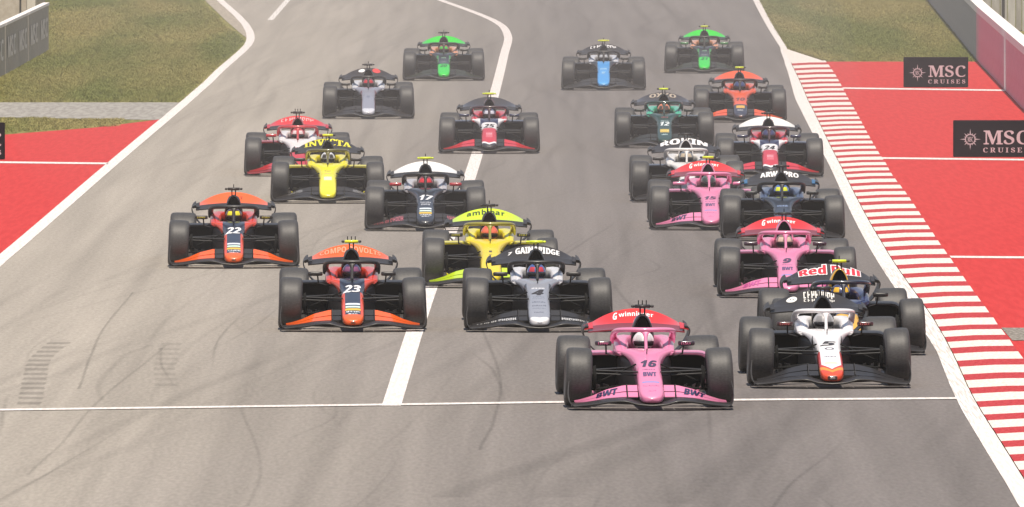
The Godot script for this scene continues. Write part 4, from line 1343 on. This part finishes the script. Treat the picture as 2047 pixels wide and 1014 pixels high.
	add.call(orange, {x = -2.06, z = -161.3, turn = 1.2, cam = "e4ea22", pins = [-0.05, 0.0, 0.05], mir = "222023", num = ["23", "f4f2f2", -0.08, -0.38, 0.12], rwt = [["COMPO ROVOLTS", "f09a78", -0.40, 0.40, 0.40, 0.85, ""]], hel = ["2e2650", "7c4468", "2a2c74"],
		label = "orange and navy racing car numbered 23 with yellow camera pod", driver = "driver in a purple helmet in orange car 23"})
	add.call(orange, {x = -4.05, z = -181.8, turn = 1.28, cam = "2a2826", wide = true, mir = "23201e", mirt = ["", "c8b428"], num = ["22", "f4f2f2", -0.08, -0.38, 0.12], rwt = [["V", "a83a10", -0.075, -0.045, 0.4, 0.7, "heavy"], ["V", "a83a10", 0.10, 0.13, 0.4, 0.7, "heavy"]], hel = ["3a1d20", "d8d21e", "2c3050"],
		label = "orange and navy racing car numbered 22, leftmost of the near cars", driver = "driver in a black and yellow helmet in orange car 22"})
	add.call(yellow, {x = -3.08, z = -208.9, turn = 0.84, fwi = "1d1c1d", fwo = "1d1c1d", rw = "232220", cover = "201f1d", cam = "e0e420", wide = false, mir = "232223", halo = "5a551a",
		nose = [["fill", "e6dc12"], ["marks", "3a3618", -0.22, 0.05, 0.05], ["marks", "c8a868", -0.05, 0.06, 0.06], ["band", "efe4c0", 0.12, 0.32, 0.065]], fwt = ["", "8a8886", 0.42, 0.66, 0.45, 0.85], rwt = [["INVICTA", "e2d624", -0.40, 0.40, 0.30, 0.94, "serif heavy"]], hel = ["c8c8cc", "2a2a2c", "d0d0d4"],
		label = "yellow racing car with black rear wing lettered in yellow", driver = "driver in a white and black helmet in the yellow car with the black wing"})
	add.call({}, {x = -3.82, z = -222.8, turn = 0.98, body = "c2242c", rim = "e0dcdc", halo = "c03038", cover = "b8222a", lip = "b01e28", fwi = "b8222a", fwo = "b8222a", main = "8c1e24", rw = "d02a2a", tip = "b8222a", box = "8c1c22", cam = "2a2426", wide = true, pins = [-0.045, 0.0, 0.045], mir = "b8242c", suit = "b8222a",
		nose = [["fill", "dedada"], ["marks", "c03040", -0.05, 0.09, 0.2], ["tip", "c2242c", 0.1, 0.4]], rwt = [["", "e8a8a4", -0.30, 0.30, 0.5, 0.85, "heavy slant"]], hel = ["b8242e", "d8c8c8", "8c2430"],
		label = "red and white racing car with red rear wing, behind a yellow car", driver = "driver in a red helmet in the red and white car on the left"})
	add.call(redwhite, {x = -0.43, z = -235.9, turn = 0.1, rw = "3a3432", cam = "d8e61a", wide = true, num = ["25", "1a1820", -0.06, -0.30, 0.11], hel = ["24284e", "c8c8d4", "2c3058"],
		label = "red and white racing car numbered 25 with dark rear wing, on the lane line", driver = "driver in a navy and white helmet in red car 25"})
	add.call({}, {x = -2.98, z = -259.3, turn = 0.66, body = "74747e", rim = "cfcdd0", halo = "232225", cover = "222124", lip = "1f1e21", fwi = "1f1e20", fwo = "1f1e20", rw = "262426", box = "1f1d20", cam = "242326", wide = true, mir = "242326", suit = "2c2c32",
		nose = [["fill", "8b8b98"], ["edge", "6a3038", 0.128, -0.5, 0.9], ["marks", "5a5c6c", 0.05, 0.04, 0.14], ["tip", "c8c8d0", 0.82, 0.2]], disc = [["d63a34", 0.17, 0.085, 0.42, 0.98], ["e6e2e0", -0.14, 0.07, 0.5, 0.9]], hel = ["6a2c30", "c02c34", "3a3234"],
		label = "silver grey racing car with a red disc on its dark rear wing", driver = "driver in a red helmet in the silver grey car"})
	add.call(green, {x = -1.59, z = -291.1, turn = 0.31, cam = "262826", wide = true, mir = "222624", num = ["20", "14601e", 0.52, 0.34, 0.09], hel = ["8a3028", "3cb83a", "3a2c2c"],
		label = "green and black racing car numbered 20, farthest back on the left half", driver = "driver in a red and green helmet in green car 20"})
	return cars

# ---------------------------------------------------------------- build
func _ready() -> void:
	rng.seed = 5
	# camera: a very long lens on a stand some seven metres above the track
	var cam := Camera3D.new()
	cam.name = "camera"
	cam.position = Vector3(0, 7.22, 0)
	cam.rotation.x = -atan(967.0 / 25000.0)
	cam.fov = rad_to_deg(2.0 * atan(507.0 / 25000.0))
	cam.near = 1.0
	cam.far = 9000.0
	add_child(cam)
	cam.current = true
	# sky, air and exposure
	var sky_mat := ProceduralSkyMaterial.new()
	sky_mat.sky_top_color = Color(0.50, 0.57, 0.68)
	sky_mat.sky_horizon_color = Color(0.84, 0.83, 0.82)
	sky_mat.sky_curve = 0.14
	sky_mat.ground_bottom_color = Color(0.30, 0.29, 0.26)
	sky_mat.ground_horizon_color = Color(0.70, 0.72, 0.72)
	sky_mat.sun_angle_max = 1.0
	var sky := Sky.new()
	sky.sky_material = sky_mat
	var env := Environment.new()
	env.background_mode = Environment.BG_SKY
	env.sky = sky
	env.tonemap_mode = Environment.TONE_MAPPER_LINEAR
	env.tonemap_exposure = 1.2
	env.fog_enabled = true
	env.fog_density = 0.00012
	env.volumetric_fog_enabled = true
	env.volumetric_fog_density = 0.0
	env.fog_light_color = Color(0.90, 0.87, 0.84)
	env.sdfgi_enabled = true
	env.ssao_enabled = true
	env.ssil_enabled = true
	var we := WorldEnvironment.new()
	we.name = "environment"
	we.environment = env
	add_child(we)
	# midday sun, high, a little to the camera's side and to the right
	var sun := DirectionalLight3D.new()
	sun.name = "sun"
	sun.light_color = Color(1.0, 0.955, 0.89)
	sun.light_energy = 1.5
	sun.light_angular_distance = 0.5
	sun.shadow_enabled = true
	add_child(sun)
	sun.look_at_from_position(Vector3(0.03, 1.0, 0.36), Vector3.ZERO, Vector3.FORWARD)

	# shared materials
	var rubber := StandardMaterial3D.new()
	rubber.albedo_texture = noise_tex(71, 0.03, 256, lin(0.034, 0.032, 0.031), lin(0.062, 0.059, 0.057), 0.2, 0.8)
	rubber.uv1_triplanar = true
	rubber.uv1_scale = Vector3(2.5, 6, 6)
	rubber.roughness = 0.55
	rubber.metallic_specular = 0.5
	mats["rubber"] = rubber
	mats["rim"] = plain("rim_metal", lin(0.03, 0.03, 0.032), 0.4, 0.3)
	mats["visor"] = plain("visor_tint", lin(0.012, 0.012, 0.016), 0.12)
	var blade := StandardMaterial3D.new()
	blade.vertex_color_use_as_albedo = true
	blade.roughness = 0.9
	mats["blade"] = blade
	meshes["tuft"] = tuft_mesh(9)
	meshes["front_wheel"] = wheel_parts(true)
	meshes["rear_wheel"] = wheel_parts(false)

	build_setting()
	build_walls()
	# dust and tyre smoke hanging over the far part of the straight
	for e in [[16.0, 7.0, 410.0, 0.0008], [26.0, 11.0, 440.0, 0.0008], [50.0, 18.0, 480.0, 0.00055]]:
		var dust := FogVolume.new()
		dust.name = numbered("dust_haze")
		dust.shape = RenderingServer.FOG_VOLUME_SHAPE_ELLIPSOID
		dust.size = Vector3(e[0], e[1], e[2])
		dust.position = Vector3(0.6, 1.0, -372)
		var fm := FogMaterial.new()
		fm.density = e[3]
		fm.albedo = Color(0.88, 0.845, 0.83)
		dust.material = fm
		add_child(dust)
		dust.set_meta("label", "thin dust and tyre smoke over the far straight")
		dust.set_meta("category", "haze")
		dust.set_meta("group", "dust over the far straight")
		dust.set_meta("kind", "stuff")
	for L in liveries():
		make_car(L)
	board("dark board with white star emblem and lettering, standing by the grass edge at right", 8.91, -284.4, 1.47, 0.68)
	board("dark board with white star emblem at the right edge, cut off by the frame", 8.23, -233.1, 1.47, 0.68)
	board("dark board at the left edge on the red run-off, only its end in view", -10.87, -231.6, 1.47, 0.68)
	# mown, patchy turf
	var dry := FastNoiseLite.new()
	dry.seed = 8
	dry.frequency = 0.018
	dry.fractal_octaves = 3
	grass("mown patchy green and straw grass left of the track", 90000, func():
		var z := -rng.randf_range(271.8, 428.0)
		return Vector3(rng.randf_range(-13.0 if z > -330.0 else -19.0, lookup(LEFT_EDGE, z) - lerpf(0.16, 0.62, clampf((-332.0 - z) / 22.0, 0.0, 1.0))), 0, z), dry)
	grass("narrow wedge of grass between the service road and the red run-off", 2600, func():
		var x := rng.randf_range(-13.0, -8.0)
		var z0 := lerpf(-252.6, -240.4, clampf((-8.4 - x) / 4.6, 0.0, 1.0)) - 0.3
		return Vector3(x, 0, rng.randf_range(-258.6 if x > -9.5 else -259.6, z0)), dry)
	grass("mown patchy green and straw grass right of the track", 44000, func():
		var z := -rng.randf_range(309.8, 430.0)
		var x := rng.randf_range(lookup(KERB_IN, z) + 0.04, straight(WALL_RIGHT, z) - 0.02)
		if z > -325.0:
			x = maxf(x, lerpf(7.1, 7.8, (z + 325.0) / 15.4) + rng.randf() * 0.1)
		return Vector3(x, 0, z), dry)
